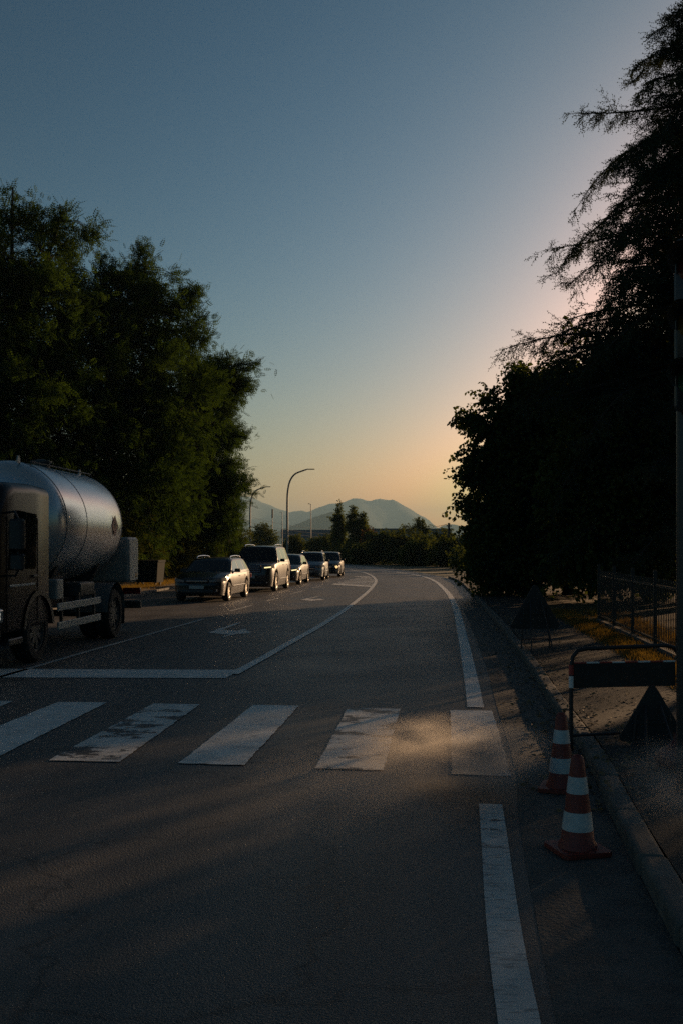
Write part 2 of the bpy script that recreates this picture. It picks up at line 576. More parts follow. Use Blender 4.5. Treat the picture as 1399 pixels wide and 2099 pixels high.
# right edge line: before and beyond the crossing
line_mark('edge_line', [(1004, 1650), (1012, 1720), (1025, 1850), (1044, 1990), (1066, 2120), (1100, 2400)], 0.165, M_paint_thin)
line_mark('edge_line', [(974, 1451), (962, 1380), (948, 1310), (934, 1250), (921, 1221), (905, 1203), (888, 1190), (862, 1181), (826, 1175), (786, 1169.5)], 0.19)
# stop line of the oncoming lanes and the line that parts them from ours
mark('stop_line', [(-420, 1370), (492, 1374), (464, 1391), (-470, 1388)])
SEP = [(478, 1383), (540, 1349), (600, 1315), (655, 1284), (700, 1255), (735, 1229), (757, 1210), (768, 1196), (769, 1188), (760, 1180), (742, 1173), (716, 1168.2)]
line_mark('separation_line', SEP, 0.16, None, 0.012)
# hatched island between the lanes
mark('island_border', [(678, 1198.5), (760, 1203.5), (764, 1201), (690, 1196.6)])
for a, b in (((683, 1196.3), (768, 1198.3)), ((692, 1193.8), (770, 1195.6)), ((704, 1191.3), (769.5, 1192.8)), ((716, 1188.9), (768.5, 1190.2)),
             ((727, 1186.6), (766, 1187.6)), ((738, 1184.3), (762, 1184.9)), ((727, 1182.3), (757, 1181.9))):
    mark('hatch_stripe', [(a[0], a[1] - .55), (b[0], b[1] - .55), (b[0], b[1] + .55), (a[0], a[1] + .55)])
# lane line between the two oncoming lanes
line_mark('lane_line', [(-60, 1406), (60, 1371), (180, 1336), (300, 1302.5), (415, 1270)], 0.10, M_paint_thin, n=4)
for a, b in (((470, 1253.5), (516, 1241.5)), ((545, 1233), (573, 1226)), ((601, 1216.5), (622, 1211)), ((640, 1205.5), (660, 1201.5))):
    line_mark('lane_line', [a, ((a[0] + b[0]) / 2, (a[1] + b[1]) / 2), b], 0.11, M_paint_thin, n=2)
# two turn arrows
AR = [(425, 1297.6), (438.3, 1293.7), (448.6, 1288.6), (458, 1286.9), (484.6, 1277.4), (495.8, 1275.7), (489.8, 1279.2), (464.9, 1288.2), (456.3, 1291.6), (478.6, 1292.9), (487.2, 1293.7),
      (496.6, 1290.3), (503.5, 1289.4), (505.2, 1292.4), (514.6, 1296.7), (508.6, 1298.9), (487.2, 1300.2), (470, 1303.6), (458, 1307), (452, 1307.9), (461.5, 1303.6), (470, 1301.4), (456.3, 1301), (440, 1298.9)]
mark('turn_arrow', AR)
mark('turn_arrow', [(614 + (x - 425) * .558, 1223 + (y - 1275.7) * .326) for x, y in AR])

# right pavement behind its kerb, ground behind it
pv = [p for p in KERB if p.y < 60]
pavement = struct(strip('pavement', offset(pv, 0.15), offset(pv, 1.5), 0.115, M_pave))
vo = offset(pv, 1.5)
verge = struct(strip('verge', vo, [Vector((max(p.x, 0) + 40, p.y, 0)) for p in vo], 0.105, M_verge))
# left verge and foot path
lv = [p for p in LEFT if 1 < p.y < 100]
left_verge = struct(strip('verge', offset(lv, -40), offset(lv, -0.02), 0.02, M_verge))
left_path = struct(strip('path', offset(lv, -2.6), offset(lv, -0.5), 0.04, M_path))

# kerb stones, each one a piece
def kerb_run(line, side, y0, y1, L=1.0, top=0.13, parent=None, w=0.15, prefix='kerb_stone'):
    pts = [p for p in line if y0 <= p.y <= y1]
    acc = [0]
    for a, b in zip(pts, pts[1:]):
        acc.append(acc[-1] + (b - a).length)
    n = int(acc[-1] / L)
    base = MB().rbox((0, 0, 0), (w, L - 0.022, 0.22), 0.03, 'y').build(prefix, M_kerb, parent)
    first = True
    for i in range(n):
        s = (i + .5) * L
        k = max(j for j in range(len(acc)) if acc[j] <= s)
        k = min(k, len(pts) - 2)
        t = (s - acc[k]) / (acc[k + 1] - acc[k])
        p = pts[k].lerp(pts[k + 1], t)
        d = (pts[k + 1] - pts[k]).normalized()
        o = base if first else base.copy()
        if not first:
            COL.objects.link(o)
        first = False
        q = p + Vector((d.y, -d.x, 0)) * (side * w / 2)
        o.location = (q.x, q.y, top - 0.11 + random.uniform(-.009, .009))
        o.rotation_euler = (0, random.uniform(-.012, .012), math.atan2(-d.x, d.y) + random.uniform(-.012, .012))
kerb_run(KERB, 1, 1.0, 58, 1.0, 0.125, pavement)
kerb_run(LEFT, -1, 12, 62, 1.0, 0.085, left_verge)


# ------------------------------------------------------------------ hills and haze
def fbm1(x, seed, octs=5):
    v, a, f = 0.0, 1.0, 1.0
    for o in range(octs):
        v += a * math.sin(x * f + seed * 1.7 + o * 2.1) * math.cos(x * f * 0.61 + seed * 0.9 + o)
        a *= 0.5
        f *= 2.17
    return v

def ridge(name, prof, Y, depth, material, seed, rough=1.0):
    """mountain range whose skyline passes through photo points, with real depth in front and behind"""
    rng = np.random.default_rng(seed)
    xs = np.linspace(prof[0][0], prof[-1][0], 260)
    pz = np.interp(xs, [p[0] for p in prof], [p[1] for p in prof])
    rows = []
    nr = 36
    for j in range(nr + 1):
        t = j / nr                              # 0 foot in front, 1 foot behind
        y = Y - depth + 2 * depth * t
        e = 1 - abs(2 * t - 1)
        row = []
        for i, px in enumerate(xs):
            X = (px - 699.5) / FPX * Y
            H = CAM_H + (HOR - pz[i]) / FPX * Y
            spur = 0.5 + 0.5 * math.sin(px * 0.055 + seed + 1.3 * math.sin(px * 0.021 + t * 3))
            s = e ** (0.85 + 0.7 * spur)
            n = fbm1(px * 0.06 + t * 9, seed) * 0.035 * (1 - e) * e * 4 * rough
            h = max(-8.0, H * (s + n) + (fbm1(px * 0.30, seed + 3, 5) * 0.014 * H if e > .9 else 0))
            row.append((X, y, h if 0 < j < nr else -8.0))
        rows.append(row)
    o = MB().grid(rows).build(name, material, None, smooth=60, fix=False)
    return struct(o)

M_hill = mat('wooded_hill', (0.028, 0.040, 0.020), 1.0, col2=(0.055, 0.065, 0.032), scale=0.012, spec=0.0, detail=10)
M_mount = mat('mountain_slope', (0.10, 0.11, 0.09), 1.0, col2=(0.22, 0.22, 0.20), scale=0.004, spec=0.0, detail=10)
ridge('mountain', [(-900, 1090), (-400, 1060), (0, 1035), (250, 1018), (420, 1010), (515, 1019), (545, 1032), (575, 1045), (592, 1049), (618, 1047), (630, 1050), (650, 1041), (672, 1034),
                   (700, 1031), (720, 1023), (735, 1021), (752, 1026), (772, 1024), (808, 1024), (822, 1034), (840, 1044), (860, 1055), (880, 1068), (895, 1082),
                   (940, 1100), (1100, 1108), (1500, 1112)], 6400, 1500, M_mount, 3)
ridge('hill', [(500, 1118), (540, 1104), (580, 1084), (620, 1070), (655, 1056), (680, 1049), (692, 1051), (720, 1062), (750, 1075), (790, 1090), (830, 1105), (900, 1117)], 3300, 700, M_hill, 8)
ridge('hill', [(860, 1112), (890, 1086), (905, 1078), (925, 1074), (945, 1078), (1000, 1092), (1200, 1085), (1500, 1080), (1900, 1092), (2300, 1110)], 5200, 900, M_hill, 15)

def haze_box():
    mb = MB().box((0, 4700, 179.0), (17800, 9780, 360))
    m = bpy.data.materials.new('haze')
    m.use_nodes = True
    nt = m.node_tree
    nt.nodes.clear()
    out = nt.nodes.new('ShaderNodeOutputMaterial')
    v = nt.nodes.new('ShaderNodeVolumePrincipled')
    v.inputs['Color'].default_value = (0.52,0.82,1.0, 1)
    v.inputs['Density'].default_value = HAZE
    v.inputs['Anisotropy'].default_value = 0.0
    nt.links.new(v.outputs[0], out.inputs['Volume'])
    o = mb.build('haze', m)
    o['kind'] = 'stuff'
    return o
HAZE = 0.00015
haze_box()

# ------------------------------------------------------------------ trees
M_bark = mat('bark', (0.035, 0.028, 0.022), 0.95, col2=(0.075, 0.06, 0.047), scale=14, bump=1.0, bscale=30, spec=0.1)
L_locust = leaf_mat('locust_leaf', (0.020, 0.043, 0.011), (0.050, 0.084, 0.019), 0.42)
L_broad = leaf_mat('broad_leaf', (0.042, 0.058, 0.020), (0.085, 0.10, 0.032), 0.35)
L_cedar = leaf_mat('cedar_needle', (0.034, 0.044, 0.026), (0.06, 0.07, 0.04), 0.15)
L_shrub = leaf_mat('shrub_leaf', (0.03, 0.045, 0.013), (0.09, 0.095, 0.025), 0.42)
L_poplar = leaf_mat('poplar_leaf', (0.04, 0.06, 0.016), (0.10, 0.11, 0.03), 0.45)
L_red = leaf_mat('red_leaf', (0.05, 0.025, 0.014), (0.11, 0.055, 0.025), 0.4)

def tmpl_locust():
    T = []
    n = 4
    for i in range(n):
        x = 0.04 + 0.056 * i
        w = 0.092 * (1 - 0.30 * abs(i - 1.5) / 1.5)
        for s in (-1, 1):
            T.append([(x, 0, 0), (x + 0.014, s * w, -0.016), (x + 0.050, s * w * 0.55, -0.010)])
    T.append([(0.26, 0, 0), (0.30, -0.014, -0.01), (0.315, 0.008, -0.014)])
    return np.array(T)

def tmpl_broad(seed=1, n=5, L=0.26, s=0.125):
    r = np.random.default_rng(seed)
    T = []
    for i in range(n):
        x = L * (i + .3) / n
        a = r.uniform(0, 6.28)
        d = np.array([0.35, math.cos(a) * .8, math.sin(a) * .5 - 0.2])
        d /= np.linalg.norm(d)
        side = np.cross(d, r.normal(size=3))
        side /= np.linalg.norm(side)
        b = np.array([x, 0, 0])
        l = s * r.uniform(.75, 1.2)
        m = b + d * l * .5
        T.append([b, m + side * l * .36, b + d * l])
        T.append([b, b + d * l, m - side * l * .36])
    return np.array(T)

def tmpl_cedar():
    r = np.random.default_rng(5)
    T = []
    for i in range(5):
        x = 0.02 + 0.21 * i / 5
        a = i * 2.4
        d = np.array([0.55, math.cos(a), math.sin(a)])
        d /= np.linalg.norm(d)
        t = np.array([1, 0, 0])
        b = np.array([x, 0, 0])
        T.append([b - t * 0.013, b + t * 0.018, b + d * r.uniform(.034, .052)])
    T.append([(0, -0.004, 0), (0, 0.004, 0), (0.26, 0, 0)])
    return np.array(T)

T_LOCUST, T_BROAD, T_CEDAR = tmpl_locust(), tmpl_broad(), tmpl_cedar()
T_CLUMP = tmpl_broad(4, 6, 0.45, 0.20)      # coarse inner foliage

def place(T, pos, d, roll, sc):
    """copies of a sprig template as one triangle soup"""
    d = d / np.linalg.norm(d, axis=1, keepdims=True)
    up = np.tile(np.array([0, 0, 1.0]), (len(d), 1))
    side = np.cross(up, d)
    ln = np.linalg.norm(side, axis=1, keepdims=True)
    side = np.where(ln < 1e-3, np.array([1.0, 0, 0]), side / np.maximum(ln, 1e-6))
    nrm = np.cross(d, side)
    c, s = np.cos(roll)[:, None], np.sin(roll)[:, None]
    s2 = side * c + nrm * s
    n2 = -side * s + nrm * c
    t = T.reshape(-1, 3)
    V = (pos[:, None, :] + sc[:, None, None] * (t[None, :, 0:1] * d[:, None, :] + t[None, :, 1:2] * s2[:, None, :] + t[None, :, 2:3] * n2[:, None, :]))
    return V.reshape(-1, 3)

def twig_tris(paths, r0, r1):
    """three-sided tapering twigs: paths (N, K, 3)"""
    N, K, _ = paths.shape
    out = []
    for k in range(K - 1):
        a, b = paths[:, k], paths[:, k + 1]
        d = b - a
        d = d / np.maximum(np.linalg.norm(d, axis=1, keepdims=True), 1e-6)
        u = np.cross(d, np.array([0.3, 0.2, 0.93]))
        u /= np.maximum(np.linalg.norm(u, axis=1, keepdims=True), 1e-6)
        w = np.cross(d, u)
        ra = r0 + (r1 - r0) * k / (K - 1)
        rb = r0 + (r1 - r0) * (k + 1) / (K - 1)
        A_ = [a + (u * math.cos(t) + w * math.sin(t)) * ra for t in (0, 2.094, 4.189)]
        B_ = [b + (u * math.cos(t) + w * math.sin(t)) * rb for t in (0, 2.094, 4.189)]
        for i in range(3):
            j = (i + 1) % 3
            out.append(np.stack([A_[i], A_[j], B_[j]], 1))
            out.append(np.stack([A_[i], B_[j], B_[i]], 1))
    return np.concatenate(out).reshape(-1, 3)

def soup(name, leaf_v, twig_v, m_leaf, m_twig, parent, origin):
    V = np.concatenate([leaf_v, twig_v]) if twig_v is not None else leaf_v
    V = V - np.array(origin)
    F = np.arange(len(V)).reshape(-1, 3)
    me = mesh_np(name, V, F, 3)
    me.materials.append(m_leaf)
    me.materials.append(m_twig)
    if twig_v is not None:
        mi = np.zeros(len(F), dtype=np.int32)
        mi[len(leaf_v) // 3:] = 1
        me.polygons.foreach_set('material_index', mi)
    return link(name, me, parent)

def blob(px, py, Y, r, w=1.0, ry=None, rz=None):
    """one lobe of a crown: centre, radii in metres, leafiness"""
    c = A(px, py, Y)
    m = r / FPX * Y
    return (np.array(c), np.array([m, ry if ry else m, (rz / FPX * Y) if rz else m]), w)

def sample(blobs, n, rng, lo=0.35, power=0.45):
    wt = np.array([b[1][0] * b[1][2] * b[2] for b in blobs])
    idx = rng.choice(len(blobs), n, p=wt / wt.sum())
    C = np.array([b[0] for b in blobs])[idx]
    Rr = np.array([b[1] for b in blobs])[idx]
    d = rng.normal(size=(n, 3))
    d /= np.linalg.norm(d, axis=1, keepdims=True)
    u = lo + (1 - lo) * rng.random(n) ** power
    lump = 1 + 0.16 * np.sin(d[:, 0] * 5 + idx) * np.cos(d[:, 2] * 6 + idx * 2) + 0.10 * np.sin(d[:, 1] * 9 + d[:, 2] * 11)
    P = C + d * Rr * (u * lump)[:, None]
    return P, d, idx

def tree(name, label, cat, base, blobs, seed, T=T_LOCUST, leaf=L_locust, n_tips=900, per_tip=18, spread=0.55, droop=0.25, scale=1.0,
         inner=1500, trunk_r=0.22, fork=0.3, sprays=(), group=None, floor=0.25, twig_r=0.012, trunk=True, shoots=0, shoot_l=1.0):
    rng = np.random.default_rng(seed)
    rnd = random.Random(seed)
    root = empty(name, base)
    tag(root, label, cat, group)
    bx, by, bz = base
    top = max(b[0][2] + b[1][2] * .6 for b in blobs)
    main = np.mean([b[0] for b in blobs], axis=0)
    # trunk leans towards the crown
    hf = bz + (top - bz) * fork
    k = 7
    path = []
    for i in range(k + 1):
        t = i / k
        path.append((bx * 0 + (main[0] - bx) * 0.35 * t * t + rnd.uniform(-.06, .06) * t, (main[1] - by) * 0.35 * t * t + rnd.uniform(-.06, .06) * t, (hf - bz) * t - 0.05))
    nodes = [Vector(p) for p in path]
    if trunk:
        MB().tube(path, [trunk_r * (1.25 if i == 0 else 1 - 0.35 * i / k) for i in range(k + 1)], 10).build('trunk', M_bark, root, smooth=50)
    fork_p = nodes[-1]
    for bi, b in enumerate(blobs):
        c = Vector(b[0]) - Vector(base)
        if (c - fork_p).length < 0.4:
            continue
        st = nodes[rnd.randint(k // 2, k)] if c.z < fork_p.z + 2 else fork_p
        mid = st.lerp(c, 0.5) + Vector((rnd.uniform(-.3, .3), rnd.uniform(-.3, .3), 0.12 * (c - st).length))
        P = cat_rom([st, mid, c, c + (c - mid) * 0.35], 4)
        r0 = trunk_r * 0.5
        if trunk:
            MB().tube(P, [r0 * (1 - .85 * i / len(P)) for i in range(len(P))], 6).build('limb', M_bark, root, smooth=50)
        nodes += P[3:]
    NB = np.array([list(n) for n in nodes]) + np.array(base)
    tips, dirs, _ = sample(blobs, n_tips, rng)
    sprays = list(sprays)
    if shoots:
        sp0, sdir, _ = sample(blobs, shoots, rng, .92, 1)
        for a_, d_ in zip(sp0, sdir):
            d2_ = d_ + np.array([0, 0, .35]) + rng.normal(size=3) * .25
            d2_ /= np.linalg.norm(d2_)
            l_ = shoot_l * rng.uniform(.5, 1.3)
            sprays.append((a_ - d2_ * .3, a_ + d2_ * l_, .16 * shoot_l, int(6 * shoot_l + 3)))
    for (p0, p1, r, n) in sprays:            # long shoots that stand out from the outline
        p0, p1 = np.array(p0), np.array(p1)
        t = rng.random(n)[:, None]
        tips = np.concatenate([tips, p0 + (p1 - p0) * t + rng.normal(size=(n, 3)) * r * (1.15 - t)])
        dirs = np.concatenate([dirs, np.tile((p1 - p0) / np.linalg.norm(p1 - p0), (n, 1)) + rng.normal(size=(n, 3)) * .35])
    ok = tips[:, 2] > floor
    tips, dirs = tips[ok], dirs[ok]
    # twig from the nearest inner limb point to each tip
    dd = np.linalg.norm(tips[:, None, :] - NB[None], axis=2)
    near_i = dd.argmin(1)
    st = NB[near_i]
    ts = np.linspace(0, 1, 5)[None, :, None]
    sag = np.zeros((len(tips), 5, 3))
    sag[:, :, 2] = (np.sin(np.linspace(0, math.pi, 5)) * 0.12)[None] * np.linalg.norm(tips - st, axis=1)[:, None]
    tw = (st[:, None] + (tips - st)[:, None] * ts + sag)[:, (0, 2, 4)]
    leaf_tw = twig_tris(tw, twig_r * 1.6, twig_r * .4)
    # sprigs round every tip
    n = len(tips) * per_tip
    pos = np.repeat(tips, per_tip, 0) + rng.normal(size=(n, 3)) * spread * np.array([1, 1, .8]) * rng.random((n, 1)) ** .5
    d = np.repeat(dirs, per_tip, 0) * 0.8 + rng.normal(size=(n, 3)) * 0.75
    d[:, 2] -= droop
    ok = pos[:, 2] > floor * .6
    pos, d = pos[ok], d[ok]
    V = place(T, pos, d, rng.normal(size=len(pos)) * 0.6, scale * rng.uniform(.7, 1.3, len(pos)))
    if inner:
        P2, d2, _ = sample([(b[0], b[1] * 0.66, b[2]) for b in blobs], inner, rng, 0.0, 0.6)
        ctr = np.array([b[0] for b in blobs]).mean(0)
        keep = P2[:, 2] > floor
        P2, d2 = P2[keep], d2[keep]
        V = np.concatenate([V, place(T_CLUMP, P2, d2 + rng.normal(size=d2.shape), rng.random(len(P2)) * 6, rng.uniform(.7, 1.2, len(P2)))])
    soup('crown', V, leaf_tw, leaf, M_bark, root, base)
    return root

# left: locust trees along the verge
TG = 'locust trees left of the road'
tree('locust_tree', 'tall feathery locust tree at the left picture edge, behind the tank truck', 'tree', (-15.2, 42, 0),
     [blob(25, 455, 42, 50, .35), blob(110, 492, 42, 60, .35), blob(60, 600, 42, 130), blob(-60, 640, 42, 180), blob(40, 760, 42, 170), blob(20, 920, 42, 180), blob(-120, 850, 42, 220)],
     11, n_tips=950, per_tip=22, inner=3000, spread=.36, scale=1.35, trunk_r=.3, group=TG, shoots=60, shoot_l=1.0,
     sprays=[(A(10, 470, 42), A(22, 392, 42), .28, 12), (A(60, 500, 42), A(140, 432, 42), .28, 16), (A(120, 510, 42), A(204, 468, 41.5), .3, 18), (A(60, 480, 42), A(70, 420, 42), .3, 12)])
tree('locust_tree', 'broad middle locust tree between the left edge tree and the lamp posts', 'tree', (-11.6, 47, 0),
     [blob(285, 600, 48, 75), blob(215, 640, 47, 85), blob(240, 740, 47, 140), blob(335, 690, 48, 85), blob(180, 900, 46, 170), blob(340, 850, 48, 110), blob(290, 1010, 47, 130)],
     12, n_tips=1000, per_tip=22, inner=2800, spread=.36, scale=1.35, trunk_r=.28, group=TG, shoots=70, shoot_l=1.0,
     sprays=[(A(280, 570, 48), A(296, 503, 48), .3, 16), (A(330, 640, 48), A(402, 597, 48), .25, 14), (A(220, 590, 47), A(212, 522, 47), .25, 12), (A(350, 720, 48), A(428, 690, 48), .3, 16)])
tree('locust_tree', 'locust tree leaning over the queue of cars, nearest the lamp posts', 'tree', (-9.6, 56, 0),
     [blob(415, 800, 56, 75), blob(455, 790, 55, 48), blob(390, 900, 56, 100), blob(450, 900, 56, 45), blob(430, 1000, 56, 80), blob(455, 985, 55, 40), blob(450, 1075, 56, 50), blob(370, 1060, 57, 100)],
     19, n_tips=850, per_tip=22, inner=2200, spread=.36, scale=1.35, trunk_r=.24, group=TG, shoots=45, shoot_l=.8,
     sprays=[(A(450, 770, 55), A(521, 746, 55), .25, 20), (A(460, 800, 55), A(512, 790, 55), .22, 14), (A(470, 900, 55), A(497, 888, 55), .2, 10)])
SG = 'shrubs under the locust trees'
for (px, py, Y, r, lab) in ((60, 1080, 44, 95, 'big dark shrub behind the tank, at the left picture edge'), (190, 1085, 45, 90, 'big dark shrub behind the middle of the tank'), (275, 1120, 50, 55, 'twiggy sunlit shrub behind the white rear cabinet of the tank truck'), (345, 1128, 54, 50, 'dark shrub behind the dark estate car'),
                            (415, 1122, 58, 48, 'low shrub beneath the leaning locust tree, above the estate car roof'), (475, 1120, 62, 42, 'yellow green shrub left of the large pale SUV roof')):
    b = A(px, py, Y)
    tree('roadside_shrub', lab, 'shrub', (b.x, b.y, 0), [blob(px, py, Y, r, 1, None, r * .9), blob(px + 12, py + 22, Y, r * .8)], int(px), T_LOCUST, L_shrub, 130 if r < 80 else 300, 14, .35, .15, 1.4, 260 if r < 80 else 700, .05, .2, group=SG, twig_r=.008, floor=.1)

# right: broadleaf trees in front of the cedar
RG = 'broadleaf trees right of the road'
tree('broadleaf_tree', 'dark broadleaf tree leaning over the right kerb, lit only by the sky behind', 'tree', (8.2, 36, 0.1),
     [blob(1125, 830, 36, 80), blob(1065, 875, 36, 46), blob(1005, 882, 36, 26, .8), blob(1090, 960, 36, 100), blob(1025, 985, 36, 40), blob(1060, 1090, 36, 78), blob(1010, 1080, 36, 36), blob(1190, 920, 37, 140), blob(1170, 1080, 37, 130), blob(1050, 1160, 35.5, 78), blob(1000, 1150, 35.5, 34)],
     21, T_BROAD, L_broad, 1350, 13, .30, .3, 1.15, 4200, .22, .25, group=RG, shoots=80, shoot_l=.8,
     sprays=[(A(1010, 880, 36), A(948, 854, 36), .16, 22), (A(1010, 995, 36), A(950, 972, 36), .10, 12), (A(1050, 850, 36), A(1000, 818, 36), .16, 18), (A(1010, 1050, 36), A(955, 1032, 36), .14, 16), (A(1080, 810, 36), A(1052, 764, 36), .16, 16),
             (A(1000, 930, 36), A(966, 925, 36), .14, 14), (A(1010, 1100, 36), A(966, 1080, 36), .14, 14), (A(1000, 1140, 36), A(958, 1135, 36), .14, 14)])
tree('broadleaf_tree', 'black broadleaf tree under the cedar, behind the slatted fence', 'tree', (11.0, 31, 0.1),
     [blob(1280, 960, 31, 150), blob(1390, 900, 31, 100, .35), blob(1300, 1095, 31, 125), blob(1235, 1130, 31, 95), blob(1260, 800, 32, 120), blob(1480, 930, 31, 150), blob(1210, 1020, 31, 90), blob(1370, 1040, 32, 110), blob(1360, 1150, 33, 90), blob(1380, 740, 32, 90, .5)],
     22, T_BROAD, L_broad, 1100, 12, .36, .3, 1.25, 4000, .22, .22, group=RG)
# unseen trees added outside the frame to shade the near road
tree('broadleaf_tree', 'unseen broadleaf tree added to shade the pavement, right of the fence', 'tree', (17.0, 28.0, 0.1),
     [(np.array((17.6, 28, 9.0)), np.array((4.0, 4.0, 3.4)), 1), (np.array((14.3, 28.0, 6.3)), np.array((2.2, 2.6, 2.1)), 1), (np.array((21.4, 30, 6.9)), np.array((3.4, 3.0, 3.2)), 1), (np.array((17, 28, 11)), np.array((3, 3, 2.6)), 1)],
     23, T_BROAD, L_broad, 480, 12, .5, .3, 1.5, 2600, .22, .3, group=RG)
tree('broadleaf_tree', 'unseen broadleaf tree added to shade the near road from beyond the pavement', 'tree', (12.4, 18.0, 0.1),
     [(np.array((12.7, 18.0, 4.7)), np.array((2.6, 2.6, 2.6)), 1), (np.array((13.7, 15.6, 4.4)), np.array((2.8, 2.8, 2.6)), 1), (np.array((11.6, 20.6, 6.4)), np.array((2.2, 2.2, 2.0)), 1)],
     24, T_BROAD, L_broad, 420, 12, .45, .3, 1.5, 2200, .2, .35, group=RG)

def shoot(p, dirn, l, ns, rnd, sp, sd_, tw, order, droop):
    dd = dirn / np.linalg.norm(dirn)
    q_ = [p]
    for m in range(5):
        dd = dd + np.array([rnd.uniform(-.14, .14), rnd.uniform(-.14, .14), -droop + rnd.uniform(-.1, .1)])
        dd /= np.linalg.norm(dd)
        q_.append(q_[-1] + dd * l / 5)
    q_ = np.array(q_)
    tw.append(q_)
    for m in range(5):
        seg = q_[m + 1] - q_[m]
        seg = seg / np.linalg.norm(seg)
        for h in range(2 if l > .35 else 1):
            sp.append(q_[m] + (q_[m + 1] - q_[m]) * rnd.random())
            sd_.append(seg + np.array([rnd.uniform(-.8, .8), rnd.uniform(-.8, .8), rnd.uniform(-.75, .45)]))
        if order > 1 and l > .35 and rnd.random() < .62:
            v = seg * rnd.uniform(.4, 1) + np.array([rnd.uniform(-.9, .9), rnd.uniform(-.9, .9), rnd.uniform(-.7, .4)])
            shoot(q_[m], v, l * rnd.uniform(.3, .6), 5, rnd, sp, sd_, tw, order - 1, droop)
    sp.append(q_[-1])
    sd_.append(dd)

def cedar_branch(rnd, L, rise, fall):
    """one bough along +x: limb path, sprig spots, sprig directions, twigs"""
    K = 12
    sp, sd_, tw = [], [], []
    ph = rnd.uniform(0, 6)
    pts = np.array([(L * t * (1 - .06 * t), .07 * L * math.sin(t * 4.5 + ph) * t, L * (rise * t - (rise + fall) * t ** 2.3)) for t in np.linspace(0, 1, K + 1)])
    nb = int(9 + L * 5.5)
    for j in range(nb):
        t = .10 + .90 * (j + rnd.random()) / nb
        i = min(K - 1, int(t * K))
        p = pts[i] + (pts[i + 1] - pts[i]) * (t * K - i)
        tang = pts[i + 1] - pts[i]
        tang /= np.linalg.norm(tang)
        l = (.40 + 1.0 * (1 - t)) * rnd.uniform(.45, 1.35)
        v = tang * rnd.uniform(.3, 1.1) + np.array([0, rnd.uniform(-1.1, 1.1), rnd.uniform(-.5, .35)])
        shoot(p, v, l, 5, rnd, sp, sd_, tw, 2, rnd.uniform(-.05, .20))
    return pts, np.array(sp), np.array(sd_), np.array(tw)

def cedar(base, seed=31):
    rng = np.random.default_rng(seed)
    rnd = random.Random(seed)
    root = empty('cedar_tree', base)
    tag(root, 'tall cedar with arching drooping branches at the right picture edge', 'tree')
    B = np.array(base)
    Ht = 17.9
    path = [(0.15 * math.sin(i * .9), 0.1 * math.cos(i), Ht * i / 12 - .05) for i in range(13)]
    MB().tube(path, [0.42 * (1 - 0.93 * i / 12) + .01 for i in range(13)], 10).build('trunk', M_bark, root, smooth=50)
    env_z = [2.0, 4.0, 6.0, 8.0, 9.5, 11.7, 13.3, 15.0, 15.8, 16.7, 17.4, 17.9]
    env_r = [4.6, 5.4, 5.7, 5.8, 5.0, 4.9, 4.2, 4.1, 2.7, 2.4, 1.4, 0.4]
    T_ = [cedar_branch(rnd, 5.0, rnd.uniform(-.05, .5), rnd.uniform(.05, .42)) for _ in range(9)]
    T_ += [cedar_branch(rnd, 2.5, rnd.uniform(.2, .8), rnd.uniform(.05, .3)) for _ in range(5)]
    T_ += [cedar_branch(rnd, 5.5, .22, -.02), cedar_branch(rnd, 5.5, .30, .05)]
    SP, SD, TW = [], [], []
    def put_bough(k, az, z, L, tilt=0.0):
        pts, sp, sd_, tw = T_[k]
        sc = L / pts[-1][0]
        c, s_ = math.cos(az), math.sin(az)
        ct, st_ = math.cos(tilt), math.sin(tilt)
        Rm = np.array([[c, -s_, 0], [s_, c, 0], [0, 0, 1]]) @ np.array([[ct, 0, -st_], [0, 1, 0], [st_, 0, ct]])
        o = np.array([0, 0, z])
        MB_l.tube([tuple(Rm @ (p * sc) + o) for p in pts], [max(.008, .011 * L * (1 - i / 12) ** .8 + .006) for i in range(13)], 5, False)
        keep = rng.random(len(sp)) < min(.58, .26 + .32 * sc) * (1 if c < .3 else .35)
        SP.append((sp[keep] * sc) @ Rm.T + o + B)
        SD.append(sd_[keep] @ Rm.T)
        TW.append((tw[rng.random(len(tw)) < (.62 if c < .3 else .25)][:, (0, 2, 5)] * sc) @ Rm.T + o + B)
    z, az = 2.6, 0.0
    while z < Ht - .2:
        L0 = np.interp(z, env_z, env_r)
        for q in range(6 if z < 16 else 5):
            az += 2.4 + rnd.uniform(-.3, .3)
            L = L0 * rnd.choice((.55, .7, .8, .9, 1.0, 1.06)) * rnd.uniform(.9, 1.05)
            put_bough(rnd.randrange(9) if L > 2.2 else 9 + rnd.randrange(5), az, z + rnd.uniform(-.2, .2), L, rnd.uniform(-.15, .15) + (.25 if z > 16 else 0))
        z += rnd.uniform(.28, .56)
    for (k_, az_, zz, L, tl_) in ((14, 3.05, 7.75, 6.3, .0), (15, 3.30, 7.3, 5.7, .0), (15, 2.85, 8.3, 5.2, .02)):
        put_bough(k_, az_, zz, L, tl_)
    SP, SD, TW = np.concatenate(SP), np.concatenate(SD), np.concatenate(TW)
    V = place(T_CEDAR, SP, SD, rng.random(len(SP)) * 6, rng.uniform(1.0, 1.7, len(SP)))
    soup('crown', V, twig_tris(TW, .008, .003), L_cedar, M_bark, root, base)
    MB_l.build('limb', M_bark, root, smooth=60)
    print('cedar sprigs', len(SP))
    return root
MB_l = MB()
cedar((11.25, 30.0, 0.1))

